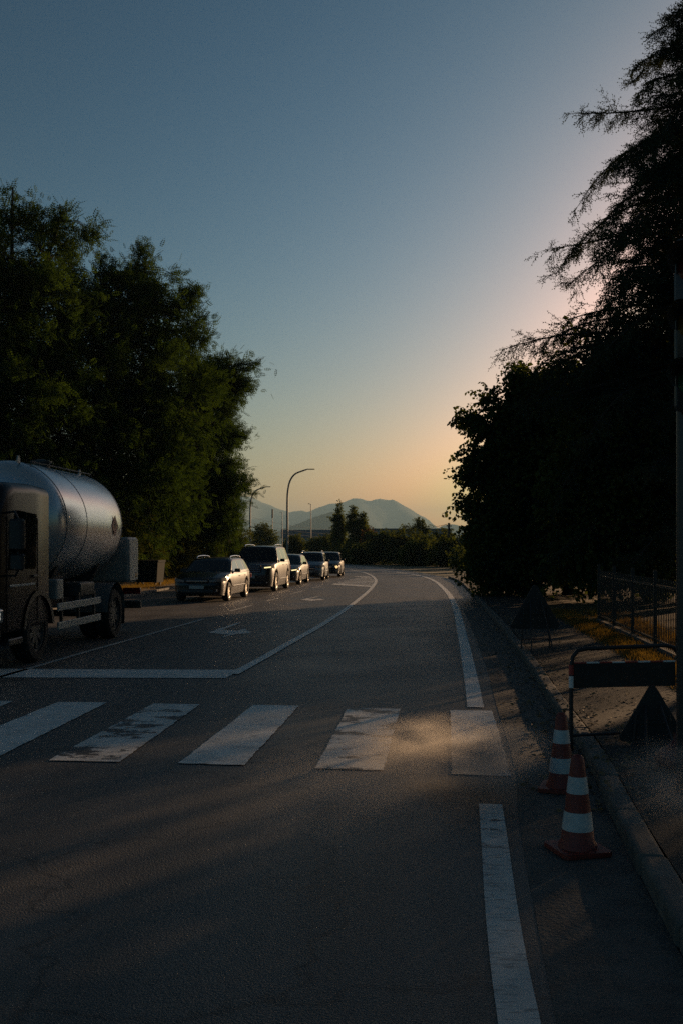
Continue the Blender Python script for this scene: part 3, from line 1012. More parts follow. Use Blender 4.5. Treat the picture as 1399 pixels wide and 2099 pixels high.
# far side of the bend: two slim trees, round trees, shrubs and a hedge
FG = 'trees beyond the bend'
def far_tree(name, lab, px, Y, blobs, seed, leaf, n, per=14, sp=.35, sc=1.6, inner=300, tr=.12, group=FG, T=T_BROAD, sprays=(), fork=.35):
    b = A(px, 1150, Y)
    return tree(name, lab, 'tree', (b.x, b.y, -0.03), [blob(*q) for q in blobs], seed, T, leaf, int(n * 1.3), int(per * .85), sp * .62, .2, sc * .72, inner, tr, fork, group=group, twig_r=.02, sprays=sprays)
far_tree('slim_tree', 'slim upright tree with a pointed top, left one of the pair beyond the bend', 695, 118, [(695, 1046, 118, 3.5), (694, 1062, 118, 7), (696, 1082, 118, 10), (693, 1104, 118, 12), (696, 1126, 118, 11)], 41, L_poplar, 210, 14, .35, 1.9, 120,
         sprays=[(A(695, 1050, 118), A(696, 1032, 118), .08, 6), (A(690, 1068, 118), A(683, 1064, 118), .12, 4), (A(700, 1080, 118), A(708, 1075, 118), .12, 4)])
far_tree('slim_tree', 'fuller upright tree with two tops, right one of the pair beyond the bend', 733, 116, [(722, 1056, 116, 6), (724, 1080, 116, 11), (741, 1068, 116, 6), (741, 1090, 116, 11), (733, 1114, 116, 17)], 42, L_poplar, 280, 14, .35, 1.9, 200,
         sprays=[(A(723, 1055, 116), A(723, 1038, 116), .08, 6), (A(742, 1064, 116), A(744, 1052, 116), .08, 5)])
far_tree('red_leaved_tree', 'small reddish tree right of the pair of upright trees', 754, 112, [(754, 1096, 112, 9), (757, 1108, 112, 9), (750, 1120, 112, 12)], 43, L_red, 70, 12, .4, 1.9, 80)
far_tree('round_tree', 'dark round tree in front of the hall, left of the tall curved lamp', 541, 135, [(541, 1092, 135, 19), (533, 1108, 135, 20), (553, 1110, 135, 16), (524, 1122, 135, 18)], 44, L_broad, 120, 14, .5, 2.2, 240)
far_tree('round_tree', 'round olive green tree below the hall roof, behind the third car', 604, 125, [(604, 1114, 125, 17), (596, 1128, 125, 18), (615, 1128, 125, 16)], 45, L_shrub, 110, 14, .45, 2.1, 160)
far_tree('round_tree', 'wide dark green tree between the hall and the pair of upright trees', 660, 122, [(650, 1120, 122, 18), (672, 1118, 122, 18), (661, 1134, 122, 24)], 46, L_broad, 120, 14, .45, 2.1, 200)
far_tree('airy_tree', 'thin see-through tree standing above the far shrubs', 857, 120, [(838, 1082, 120, 11), (858, 1072, 120, 9), (866, 1086, 120, 9), (872, 1092, 120, 6)], 47, L_broad, 55, 9, .3, 1.7, 0,
         sprays=[(A(857, 1085, 120), A(857, 1062, 120), .2, 10), (A(860, 1090, 120), A(878, 1078, 120), .2, 8)])
HG = 'shrubs along the far kerb of the bend'
for i, (px, py, Y, r, leaf, lab) in enumerate((
        (775, 1118, 104, 26, L_broad, 'large dark shrub right of the reddish tree beyond the bend'), (800, 1104, 106, 22, L_broad, 'tall dark shrub with twigs on top, second from the reddish tree'),
        (830, 1112, 102, 25, L_shrub, 'olive shrub below the thin airy tree'), (846, 1128, 96, 17, L_poplar, 'bright yellow green shrub in the middle of the far shrubs'),
        (878, 1128, 98, 24, L_broad, 'dark shrub right of the bright yellow green one'), (903, 1112, 104, 17, L_shrub, 'sunlit shrub left of the square utility pole'),
        (916, 1130, 92, 20, L_shrub, 'yellowish shrub below the square utility pole'), (940, 1118, 94, 20, L_broad, 'dark shrub beside the open steel rack'),
        (955, 1138, 84, 19, L_broad, 'low dark shrub against the leaning broadleaf tree'), (720, 1136, 110, 18, L_broad, 'low dark shrub under the fuller upright tree'),
        (745, 1140, 104, 18, L_broad, 'low dark shrub under the reddish tree'), (700, 1142, 112, 14, L_shrub, 'small shrub at the foot of the slim pointed tree'))):
    b = A(px, 1150, Y)
    tree('far_shrub', lab, 'shrub', (b.x, b.y, -0.03), [blob(px, py, Y, r), blob(px - 8, py + 14, Y, r * .9), blob(px + 9, py + 12, Y, r * .85)], 60 + i, T_BROAD, leaf, 85, 11, .28, .1, 1.35, 140, .06, .3, group=HG, shoots=9, shoot_l=.6, twig_r=.012, floor=.05)
# clipped dark hedge that closes the view along the bend
hb = []
for i in range(17):
    px = 690 + i * 20
    Yh = 112 - 1.7 * i if i < 14 else 80 - (i - 14) * 6
    hb.append(blob(px, 1120 + 2040 * (CAM_H - 0.9) / Yh / 1.0, Yh, 22, 1, None, 20))
tree('hedge', 'long dark hedge following the outside of the bend', 'hedge', (6.0, 98, -0.03), hb, 91, T_BROAD, L_broad, 480, 10, .4, .1, 1.7, 900, .05, .2, floor=.02, trunk=False)

# grass along the fence and on the left verge, blades standing up
L_grass = leaf_mat('dry_grass_blade', (0.14, 0.090, 0.032), (0.26, 0.165, 0.055), 0.5)
def grass(name, label_pts, n, seed, hmin, hmax, z0):
    rng = np.random.default_rng(seed)
    P = []
    for (c, rx, ry, w) in label_pts:
        m = int(n * w)
        u = rng.normal(size=(m, 2)) * .5
        P.append(np.stack([c[0] + u[:, 0] * rx, c[1] + u[:, 1] * ry, np.full(m, z0)], 1))
    P = np.concatenate(P)
    m = len(P)
    a = rng.random(m) * 6.28
    hgt = rng.uniform(hmin, hmax, m)
    wv = np.stack([np.cos(a), np.sin(a), np.zeros(m)], 1) * rng.uniform(.003, .007, m)[:, None]
    lean = rng.normal(size=(m, 3)) * .35
    lean[:, 2] = 1
    tip = P + lean * hgt[:, None]
    V = np.stack([P - wv, P + wv, tip], 1).reshape(-1, 3)
    me = mesh_np(name, V, np.arange(len(V)).reshape(-1, 3), 3)
    me.materials.append(L_grass)
    o = link(name, me)
    o['kind'] = 'stuff'
    return o
gp = []
for Yg in np.arange(12.0, 27, .75):
    k_ = min(KERB, key=lambda p: abs(p.y - Yg))
    gp.append(((k_.x + 1.90, Yg), .26, .7, .045))
    gp.append(((k_.x + 2.95, Yg), .55, .8, .03))
grass('grass', gp, 26000, 5, .03, .13, .10)
grass('grass', [((-9.6, 40), .9, 5, .5), ((-8.9, 46), .8, 5, .5), ((-8.6, 54), .8, 5, .4)], 9000, 6, .06, .22, .02)

# fallen leaves on the gutter, pavement and verge
def litter(n, seed):
    rng = np.random.default_rng(seed)
    idx = rng.integers(20, len(pv) - 6, n)
    off = rng.choice([-.12, .3, .9, 1.6, 2.4, 3.2], n, p=[.22, .10, .10, .13, .25, .20]) + rng.normal(size=n) * .22
    P = []
    for i, o_ in zip(idx, off):
        a, b = pv[i], pv[i + 1]
        t = (b - a).normalized()
        q = a.lerp(b, rng.random()) + Vector((t.y, -t.x, 0)) * o_
        P.append((q.x, q.y, .012 if o_ < 0 else (.135 if o_ < .17 else .122)))
    P = np.array(P)
    d = rng.normal(size=(n, 3)); d[:, 2] *= .25
    T = np.array([[(0, 0, 0), (.03, .018, .006), (.06, 0, .0)], [(0, 0, 0), (.06, 0, 0), (.03, -.018, .008)]])
    V = place(T, P, d, rng.normal(size=n) * .3, rng.uniform(.5, 1.2, n))
    me = mesh_np('fallen_leaves', V, np.arange(len(V)).reshape(-1, 3), 3)
    me.materials.append(mat('dry_leaf', (.10, .06, .025), .8, col2=(.20, .13, .05), scale=9))
    o = link('fallen_leaves', me)
    o['kind'] = 'stuff'
litter(5200, 9)

# thin volumes added to imitate windscreen glare over the crossing and near road
def glare_puff(c, size, dens, seed):
    mb = MB().lathe([(0, -1), (.5, -.87), (.87, -.5), (1, 0), (.87, .5), (.5, .87), (0, 1)], 16, 'z')
    m = bpy.data.materials.new('glare_volume')
    m.use_nodes = True
    nt = m.node_tree
    nt.nodes.clear()
    out = nt.nodes.new('ShaderNodeOutputMaterial')
    v = nt.nodes.new('ShaderNodeVolumePrincipled')
    v.inputs['Color'].default_value = (0.92, 0.86, 0.78, 1)
    v.inputs['Anisotropy'].default_value = 0.35
    tc = nt.nodes.new('ShaderNodeTexCoord')
    ln = nt.nodes.new('ShaderNodeVectorMath'); ln.operation = 'LENGTH'
    nt.links.new(tc.outputs['Object'], ln.inputs[0])
    fr_ = nt.nodes.new('ShaderNodeMapRange'); fr_.interpolation_type = 'SMOOTHSTEP'
    fr_.inputs['From Min'].default_value = 0.98; fr_.inputs['From Max'].default_value = 0.1; fr_.inputs['To Min'].default_value = 0; fr_.inputs['To Max'].default_value = 1
    nt.links.new(ln.outputs['Value'], fr_.inputs['Value'])
    n = nt.nodes.new('ShaderNodeTexNoise'); n.inputs['Scale'].default_value = 1.6; n.inputs['Detail'].default_value = 4
    mp = nt.nodes.new('ShaderNodeMapping'); mp.inputs['Location'].default_value = (seed * 3.1, seed, 0)
    nt.links.new(tc.outputs['Object'], mp.inputs['Vector']); nt.links.new(mp.outputs[0], n.inputs['Vector'])
    nr_ = nt.nodes.new('ShaderNodeMapRange'); nr_.inputs['From Min'].default_value = 0.40; nr_.inputs['From Max'].default_value = 0.65; nr_.inputs['To Max'].default_value = dens
    nt.links.new(n.outputs['Fac'], nr_.inputs['Value'])
    mu = nt.nodes.new('ShaderNodeMath'); mu.operation = 'MULTIPLY'
    nt.links.new(fr_.outputs[0], mu.inputs[0]); nt.links.new(nr_.outputs[0], mu.inputs[1])
    nt.links.new(mu.outputs[0], v.inputs['Density'])
    nt.links.new(v.outputs[0], out.inputs['Volume'])
    o = mb.build('glare_cloud', m)
    o.location = c
    o.scale = size
    o['kind'] = 'stuff'
glare_puff((0.86, 7.7, .28), (.95, 1.15, .255), 6.0, 1)
glare_puff((0.05, 6.0, .36), (.8, 1.1, .33), 1.2, 4)
glare_puff((1.95, 5.85, .46), (.5, .7, .30), 2.0, 7)

# ------------------------------------------------------------------ vehicles
M_glass = mat('dark_car_glass', (0.006, 0.007, 0.008), 0.05, spec=0.6)
M_tyre = mat('tyre_rubber', (0.012, 0.012, 0.012), 0.85, var=.3, scale=20)
M_rim = mat('alloy_rim', (0.30, 0.28, 0.25), 0.4, 1.0, var=.1)
M_black = mat('black_plastic', (0.012, 0.012, 0.013), 0.55, var=.2)
M_under = mat('underbody', (0.008, 0.008, 0.008), 0.95)
M_chrome = mat('chrome', (0.75, 0.75, 0.75), 0.12, 1.0)
M_lens = mat('headlamp_lens', (0.25, 0.26, 0.27), 0.08, 0.3, spec=.8)
M_plate = mat('number_plate', (0.30, 0.30, 0.29), 0.5)
M_drl = mat('lit_running_light', (0.9, 0.85, 0.6), 0.3, emit=(1.0, 0.80, 0.38), emit_s=1.1)
M_lamp_on = mat('lit_round_lamp', (0.9, 0.7, 0.4), 0.3, emit=(1.0, 0.62, 0.25), emit_s=0.9)
M_seam = mat('panel_gap', (0.004, 0.004, 0.004), 0.9)

def car_paint(name, c, metal=0.1, rough=0.33):
    return mat(name, c, rough, metal, 0.4, var=.12, scale=3.0, coat=0.35)

def ip(x, pts):
    return float(np.interp(x, [p[0] for p in pts], [p[1] for p in pts]))

def smooth_ip(x, pts, w=0.10):
    return (ip(x - w, pts) + 2 * ip(x, pts) + ip(x + w, pts)) / 4

def wheel(parent, c, r, w, rim_mat, spokes=5, side=1):
    t = MB().lathe([(r * .66, -w / 2), (r * .90, -w / 2), (r * .98, -w * .36), (r, -w * .2), (r, w * .2), (r * .98, w * .36), (r * .90, w / 2), (r * .66, w / 2), (r * .64, 0), (r * .66, -w / 2)], 28, 'x', c)
    t = t.build('wheel', M_tyre, parent, smooth=35)
    m = MB()
    o = side * w * .36
    m.lathe([(r * .68, o - side * .03), (r * .68, o + side * .02), (r * .60, o + side * .012), (r * .58, o - side * .05)], 28, 'x', c)
    m.lathe([(0.0, o + side * .0), (r * .17, o), (r * .19, o - side * .03)], 16, 'x', c)
    for k in range(spokes):
        a = 2 * math.pi * k / spokes + .3
        M = Matrix.Translation(c) @ Matrix.Rotation(a, 4, 'X')
        m.box((o - side * .018, 0, r * .38), (.035, r * .17, r * .50), taper=(1, 1.35), M=M)
    m.build('rim', rim_mat, t, smooth=40)
    b = MB().lathe([(0.0, o - side * .06), (r * .62, o - side * .06)], 20, 'x', c).build('brake_disc', M_under, t)
    return t

def car(name, label, loc, rz, s, paint, group='cars queuing in the oncoming lane', rim=M_rim):
    L, W, H = s['L'], s['W'], s['H']
    r, wb, fo = s['r'], s['wb'], s['fo']
    hood, nose, belt = s['hood'], s['nose'], s['belt']
    wsb, wst, re_, rb, tail = s['wsb'], s['wst'], s['roof_end'], s['rear_base'], s['tail']
    root = empty(name, loc, rz)
    tag(root, label, 'car', group)
    ax = (fo, fo + wb)
    y0 = -(fo + wb / 2)                       # local y of the nose; origin lies between the axles
    ztp = [(0, nose - .20), (.05, nose - .09), (.16, nose - .02), (.30, nose + .01), (wsb * .6, hood - .05), (wsb, hood), (wsb + .45, belt), (L * .7, belt + .03), (rb, belt + .05), (L - .10, tail + .02), (L, tail - .10)]
    wpp = [(0, .66), (.05, .76), (.14, .86), (.32, .94), (.8, .985), (L * .4, 1), (L - .9, .985), (L - .3, .93), (L - .1, .86), (L, .78)]
    zbp = [(0, .34), (.06, .25), (.3, .20), (L - .35, .21), (L, .36)]
    ra = r + .055
    st = sorted(set([round(v, 3) for v in list(np.linspace(0, .35, 9)) + list(np.linspace(.35, L - .35, 26)) + list(np.linspace(L - .35, L, 8)) +
                     [a + ra * math.sin(k * math.pi / 16) for a in ax for k in range(-8, 9)]]))
    def hw(q):
        return smooth_ip(q, wpp, .06) * W / 2
    def zt(q):
        return smooth_ip(q, ztp, .10)
    def zb(q):
        z = ip(q, zbp)
        for a in ax:
            if abs(q - a) < ra:
                z = max(z, r + math.sqrt(ra * ra - (q - a) ** 2))
        return min(z, zt(q) - .16)
    rows = []
    for q in st:
        w, b, t = hw(q), zb(q), zt(q)
        half = [(0, b), (w * .86, b), (w * .955, b + .02), (w * .985, max(b + .05, .40)), (w, max(b + .07, .56)), (w * .995, max(b + .09, t - .17)), (w * .965, t - .055), (w * .90, t - .012), (w * .55, t + .018), (0, t + .03)]
        ring = [(x, y0 + q, z) for x, z in half] + [(-x, y0 + q, z) for x, z in half[-2:0:-1]]
        rows.append(ring)
    mb = MB().grid(rows, close=True)
    n = len(rows[0])
    mb.f.append(tuple(range(n)))
    mb.f.append(tuple(range((len(rows) - 1) * n, len(rows) * n)))
    body = mb.build('body', paint, root, smooth=38)
    MB().box((0, y0 + L / 2, .30), (W * .82, L - .8, .22)).build('underbody', M_under, root)
    # cabin
    zgp = [(wsb, hood - .03), (wst - .05, H - .055), (wst + .2, H - .012), ((wst + re_) / 2, H), (re_ - .2, H - .015), (re_, H - .05), (rb, belt + .03)]
    def zg(q):
        return smooth_ip(q, zgp, .06)
    def cw(q, z):
        t = (z - belt) / (H - belt)
        return hw(min(max(q, .9), L - .25)) * (.945 - .20 * max(t, -.2) - .02 * t * t)
    rows = []
    qs = list(np.linspace(wsb, rb, 30))
    for q in qs:
        t = zg(q)
        b = min(belt, zt(q)) - .06
        lev = [b, b + (t - b) * .4, b + (t - b) * .75, t - .05 * min(1, (t - b) * 3)]
        half = [(cw(q, z), z) for z in lev]
        half += [(cw(q, t) - .045, t - .012), (cw(q, t) - .16, t + .004), (cw(q, t) * .4, t + .018), (0, t + .022)]
        ring = [(x, y0 + q, z) for x, z in half] + [(-x, y0 + q, z) for x, z in half[-2::-1]]
        rows.append(ring)
    cab = MB().grid(rows).build('cabin', paint, root, smooth=40)
    def top_patch(nm, qa, qb, ins, mt):
        P = []
        for q in np.linspace(qa, qb, 9):
            t = zg(q)
            w = cw(q, t) - ins
            P.append([(w * u, y0 + q + (-.004 if qa < L / 2 else .004), t + .022 - .018 * abs(u) ** 1.5 - (.012 if abs(u) > .9 else 0) + .006) for u in np.linspace(-1, 1, 11)])
        return MB().grid(P).build(nm, mt, cab, smooth=60)
    top_patch('windscreen', wsb + .05, wst - .02, .085, M_glass)
    top_patch('rear_window', re_ + .06, rb - .05, .10, M_glass)
    for sd_ in (1, -1):
        for (qa, qb) in s['win']:
            P = []
            for q in np.linspace(qa, qb, 12):
                lo = max(belt, zt(q)) + .025 + .01 * (q / L)
                hi = max(lo + .008, zg(q) - .085)
                P.append([(sd_ * (cw(q, z) + .005), y0 + q, z) for z in np.linspace(lo, hi, 5)])
            MB().grid(P).build('side_window', M_glass, cab, smooth=60)
        for q in s['seams']:
            zz = np.linspace(.34, min(belt, zt(q)) - .03, 6)
            P = [[(sd_ * (np.interp(z, [.2, .40, .56, belt - .17, belt - .05, belt], [.955, .985, 1, .995, .965, .93]) * hw(q) + .0025), y0 + q + e, z) for e in (-.006, .006)] for z in zz]
            MB().grid(P).build('door_gap', M_seam, body)
        for q in s['handles']:
            MB().rbox((sd_ * (hw(q) * .985 + .012), y0 + q, belt - .13), (.03, .20, .032), .012, 'y').build('door_handle', s.get('trim', paint), body, smooth=40)
        # side moulding
        if s.get('mould', True):
            MB().rbox((sd_ * (hw(L / 2) + .004), y0 + L * .50, .50), (.022, wb - 2 * ra - .06, .045), .01, 'y').build('side_moulding', s.get('trim', paint), body, smooth=40)
        # mirror
        mr = MB().rbox((sd_ * (W / 2 * .93 + .13), y0 + wsb + .50, belt + .07), (.20, .10, .13), .04, 'y').build('mirror', M_black, root, smooth=40)
        MB().box((sd_ * (W / 2 * .90 + .02), y0 + wsb + .50, belt + .025), (.10, .05, .035)).build('mirror_arm', M_black, mr)
        for a in ax:
            wheel(root, (sd_ * (W / 2 - .115), y0 + a, r), r, .215, rim, s.get('spokes', 5), sd_)
            # dark wheel well
            P = [[(sd_ * x, y0 + a + (ra + .004) * math.sin(t), r + (ra + .004) * math.cos(t)) for x in (W * .23, hw(a) * .97)] for t in np.linspace(-1.75, 1.75, 12)]
            MB().grid(P).build('wheel_well', M_under, body)
        # headlamps wrap round the corner
        lz, lh = s['lamp_z'], s['lamp_h']
        P = []
        for u in np.linspace(0, 1, 7):
            x = W / 2 * (s.get('lamp_in', .46) + (.965 - s.get('lamp_in', .46)) * u)
            fr = x / (W / 2)
            qf = float(np.interp(fr, [.66, .76, .86, .94, .985], [0, .05, .14, .32, .8])) if fr > .66 else 0
            P.append([(sd_ * (x + .012), y0 + qf - .012, lz + v * lh * (.5 + .5 * u) + .05 * u) for v in (-.5, 0, .5)])
        hl = MB().grid(P).build('headlight', M_lens, root, smooth=60)
        if s.get('drl') == 'strip':
            P = [[(p[1][0] * 1.004, p[1][1] - .012, p[1][2] + dz) for dz in (-.030, .012)] for p in P[2:6]]
            MB().grid(P).build('running_light', M_drl, hl)
        elif s.get('drl') == 'round':
            MB().lathe([(0, -.03), (.05, -.028), (.085, -.01), (.09, .02)], 16, 'y', (sd_ * W * .36, y0 + .03, lz - .10)).build('running_light', M_lamp_on, hl, smooth=60)
        if s.get('rails'):
            pr = [(sd_ * (cw(q, zg(q)) - .07), y0 + q, zg(q) + z_) for q, z_ in ((wst + .12, .005), (wst + .2, .05), (wst + .4, .065), ((wst + re_) / 2, .07), (re_ - .4, .06), (re_ - .22, .045), (re_ - .14, .0))]
            MB().tube(cat_rom(pr, 3), .019, 6).build('roof_rail', s.get('rail_mat', M_chrome), cab, smooth=60)
        # tail light
        MB().rbox((sd_ * W * .40, y0 + L - .03, tail - .18), (.22, .10, .18), .03, 'y').build('tail_light', mat('tail_lamp_red', (.25, .01, .01), .2), root, smooth=40)
    # front
    gz, gh, gw = s['grille']
    gr = MB().rbox((0, y0 - .004, gz), (gw, .05, gh), .03, 'y').build('grille', M_black, root, smooth=40)
    for k in range(s.get('bars', 3)):
        z = gz - gh / 2 + gh * (k + .5) / s.get('bars', 3)
        MB().rbox((0, y0 - .034, z), (gw * .92, .016, .016 if s.get('bars', 3) > 3 else .026), .006, 'x').build('grille_bar', s.get('bar_mat', M_chrome), gr)
    MB().rbox((0, y0 - .006, .36), (W * .62, .06, .13), .03, 'y').build('lower_intake', M_black, root, smooth=40)
    pl = MB().rbox((0, y0 - .045, s.get('plate_z', .50)), (.50, .014, .11), .01, 'y').build('number_plate', M_plate, root)
    for sd_ in (-1, 1):
        MB().lathe([(0, -.012), (.05, -.01), (.06, .02)], 14, 'y', (sd_ * W * .345, y0 + .04, .39)).build('fog_lamp', M_lens, root, smooth=60)
        MB().tube([(sd_ * .1, y0 + wsb - .02, hood + .02), (sd_ * .38, y0 + wsb + .06, hood + .05)], .008, 5).build('wiper', M_black, root)
    MB().rbox((0, y0 + L + .002, .52), (W * .80, .06, .20), .03, 'y').build('rear_bumper', M_black, root, smooth=40)
    return root

P_dark = car_paint('anthracite_paint', (0.020, 0.018, 0.017))
P_suv = car_paint('grey_brown_paint', (0.036, 0.033, 0.031), .15)
P_blk = car_paint('black_paint', (0.03, 0.03, 0.032))
P_silver = car_paint('blue_silver_paint', (0.12, 0.145, 0.17), .3)
P_navy = car_paint('dark_blue_paint', (0.03, 0.04, 0.05))

def at_front(fx, fy, wb, deg):
    """spot between the axles when the near front wheel stands at fx, fy"""
    return (fx + math.sin(R(deg)) * wb / 2, fy + math.cos(R(deg)) * wb / 2, 0)

car('estate_car', 'dark estate car with pale roof rails, first in the queue behind the tank truck', at_front(-4.66, 33.8, 2.70, 7), R(-7),
    dict(L=4.66, W=1.80, H=1.45, r=.325, wb=2.70, fo=.90, hood=.98, nose=.80, belt=.95, wsb=1.28, wst=2.05, roof_end=4.05, rear_base=4.50, tail=.95,
         win=[(1.62, 2.55), (2.63, 3.45), (3.53, 4.22)], seams=[1.42, 2.60, 3.50], handles=[2.42, 3.34], lamp_z=.70, lamp_h=.13, grille=(.70, .15, .78), bars=1, rails=True, spokes=7), P_dark)
car('suv', 'tall grey SUV with a high bonnet and slatted grille, second in the queue', at_front(-3.62, 41.2, 2.79, 6.5), R(-6.5),
    dict(L=4.85, W=1.95, H=1.86, r=.40, wb=2.79, fo=.92, hood=1.22, nose=1.10, belt=1.20, wsb=1.42, wst=2.05, roof_end=4.35, rear_base=4.78, tail=1.10,
         win=[(1.72, 2.65), (2.74, 3.55), (3.64, 4.42)], seams=[1.55, 2.70, 3.60], handles=[2.5, 3.42], lamp_z=.98, lamp_h=.17, grille=(.94, .30, .98), bars=4, plate_z=.62, rails=True, drl='strip', spokes=6), P_suv)
car('hatchback', 'low black car with a lit running light, between the SUV and the silver car', at_front(-2.85, 48.4, 2.62, 6), R(-6),
    dict(L=4.35, W=1.80, H=1.45, r=.325, wb=2.62, fo=.88, hood=.96, nose=.78, belt=.96, wsb=1.25, wst=2.15, roof_end=3.55, rear_base=4.18, tail=1.0,
         win=[(1.65, 2.55), (2.63, 3.60)], seams=[1.42, 2.58, 3.42], handles=[2.42, 3.28], lamp_z=.70, lamp_h=.13, grille=(.60, .20, .9), bars=2, bar_mat=M_black, drl='strip'), P_blk)
car('compact_car', 'small tall silver blue car, fourth in the queue', at_front(-1.72, 54.4, 2.40, 4), R(-4),
    dict(L=3.85, W=1.66, H=1.53, r=.30, wb=2.40, fo=.78, hood=1.03, nose=.86, belt=1.0, wsb=1.0, wst=1.70, roof_end=3.35, rear_base=3.72, tail=1.05,
         win=[(1.30, 2.15), (2.23, 3.30)], seams=[1.15, 2.19, 3.05], handles=[2.02, 2.90], lamp_z=.74, lamp_h=.17, grille=(.66, .12, .7), bars=1, rails=True), P_silver)
car('hatchback', 'dark car with a round lit lamp, last in the queue before the hatched island', at_front(-.88, 60.5, 2.5, 4), R(-4),
    dict(L=4.05, W=1.74, H=1.50, r=.31, wb=2.5, fo=.82, hood=.99, nose=.82, belt=.97, wsb=1.1, wst=1.85, roof_end=3.4, rear_base=3.88, tail=1.02,
         win=[(1.42, 2.3), (2.38, 3.4)], seams=[1.25, 2.34, 3.2], handles=[2.16, 3.05], lamp_z=.72, lamp_h=.15, grille=(.62, .14, .75), bars=2, drl='round'), P_navy)

# ------------------------------------------------------------------ tank truck
M_tank = mat('brushed_tank_shell', (0.56, 0.58, 0.60), 0.27, 0.6, 0.5, var=.05, scale=1.5, rvar=.03)
M_cab = mat('dark_cab_paint', (0.006, 0.006, 0.008), 0.36, 0.0, 0.25, coat=0.0, var=.1)
M_white = mat('white_board', (0.40, 0.40, 0.39), 0.5, col2=(0.25, 0.25, 0.24), scale=5)
M_cabinet = mat('white_cabinet_paint', (0.20, 0.20, 0.195), 0.5, col2=(0.30, 0.30, 0.29), scale=2.5)
M_chassis = mat('chassis_steel', (0.03, 0.03, 0.03), 0.6, var=.3)
M_amber = mat('lit_amber_lamp', (1, .5, .1), .3, emit=(1, .45, .08), emit_s=1.6)
M_led = mat('lit_white_led', (1, 1, .95), .3, emit=(1, .96, .85), emit_s=2.2)
M_red = mat('red_plate', (0.30, 0.03, 0.025), .5, var=.1)
M_mud = mat('mudguard_plastic', (0.02, 0.02, 0.021), .4)
M_steelrim = mat('painted_steel_rim', (0.07, 0.07, 0.07), .5, .3, var=.2)

truck = empty('tank_truck', (-6.13, 14.45, 0), R(-4))
tag(truck, 'silver gas tank truck facing us at the left edge, dark cab and white side boards', 'truck')
# cab: rounded shell
def cab_ring(y, w, z0, z1, rr):
    pts = []
    for (cx, cz, a0) in ((w - rr, z1 - rr, 0), (-w + rr, z1 - rr, 90), (-w + .06, z0 + .06, 180), (w - .06, z0 + .06, 270)):
        r_ = rr if cz > 1.5 else .06
        for k in range(5):
            a = R(a0 + 90 * k / 4)
            pts.append((cx + r_ * math.cos(a), y, cz + r_ * math.sin(a)))
    return pts
cr = [cab_ring(.02, 1.08, .62, 2.30, .20), cab_ring(.06, 1.14, .58, 2.42, .22), cab_ring(.16, 1.18, .56, 2.60, .22), cab_ring(.34, 1.19, .56, 2.76, .20), cab_ring(.6, 1.19, .56, 2.82, .18), cab_ring(1.4, 1.19, .58, 2.84, .16), cab_ring(2.02, 1.18, .60, 2.82, .16), cab_ring(2.10, 1.14, .64, 2.78, .16)]
mb = MB().grid(cr, close=True)
n = len(cr[0])
mb.f += [tuple(range(n)), tuple(range((len(cr) - 1) * n, len(cr) * n))]
cab = mb.build('cab', M_cab, truck, smooth=40)
P = [[(1.10 * u, .055 + (1 - abs(u) ** 3) * -.05 + (z - 1.5) * .075, z) for u in np.linspace(-1, 1, 9)] for z in np.linspace(1.48, 2.34, 6)]
MB().grid(P).build('windscreen', M_glass, cab, smooth=60)
for s in (1, -1):
    MB().prism([(.34, 1.50), (1.42, 1.50), (1.46, 2.36), (.62, 2.40), (.40, 1.95)], s * 1.185, s * 1.196, 'x').build('side_window', M_glass, cab)
    for yy in (.30, 1.50):
        MB().box((s * 1.192, yy, 1.45), (.006, .014, 1.7)).build('door_gap', M_seam, cab)
    MB().rbox((s * 1.205, 1.36, 1.38), (.03, .18, .05), .015, 'y').build('door_handle', M_black, cab)
    MB().rbox((s * 1.19, .9, 1.26), (.02, 1.0, .035), .008, 'y').build('trim_strip', M_white, cab)
    # step and front wheel arch
    P = [[(s * x, 1.55 + .60 * math.sin(t), .50 + .60 * math.cos(t)) for x in (.80, 1.21)] for t in np.linspace(-1.45, 1.45, 14)]
    MB().grid(P).build('front_mudguard', M_mud, truck, smooth=60)
    P = [[(s * 1.212, 1.55 + rr_ * math.sin(t), .50 + rr_ * math.cos(t)) for rr_ in (.57, .66)] for t in np.linspace(-1.45, 1.45, 18)]
    MB().grid(P).build('arch_trim', M_mud, truck, smooth=60)
    MB().rbox((s * 1.02, .62, .42), (.36, .55, .10), .03, 'x').build('cab_step', M_mud, truck)
    # headlight cluster at the corner, running lights on
    hl = MB().rbox((s * 1.04, .0, .84), (.40, .14, .22), .05, 'y').build('headlight', M_lens, truck, smooth=40)
    for dx in (0, .062):
        for dz in (0, .062):
            MB().rbox((s * (1.155 + dx), -.078, .79 + dz + .02), (.042, .02, .040), .008, 'y').build('running_light', M_led, hl)
    # mirrors on a long arm
    mr = MB().rbox((s * 1.42, .10, 2.02), (.24, .12, .46), .06, 'z').build('mirror', M_black, truck, smooth=40)
    MB().rbox((s * 1.42, .12, 1.62), (.22, .10, .24), .05, 'z').build('wide_angle_mirror', M_black, mr, smooth=40)
    MB().tube([(s * 1.18, .22, 2.34), (s * 1.36, .16, 2.36), (s * 1.42, .14, 2.26), (s * 1.42, .14, 1.50), (s * 1.38, .14, 1.42), (s * 1.18, .22, 1.42)], .018, 6).build('mirror_arm', M_black, mr, smooth=60)
    MB().rbox((s * .95, .42, 2.835), (.12, .08, .07), .03, 'z').build('marker_lamp', M_amber if s > 0 else M_lens, cab, smooth=40)
MB().rbox((0, -.03, .58), (2.38, .26, .44), .09, 'x').build('front_bumper', M_mud, truck, smooth=40)
MB().rbox((0, .0, 1.16), (1.7, .06, .34), .04, 'y').build('grille', M_black, truck, smooth=40)
MB().rbox((0, .02, 2.62), (2.0, .30, .05), .02, 'x').build('sun_visor', M_black, cab)
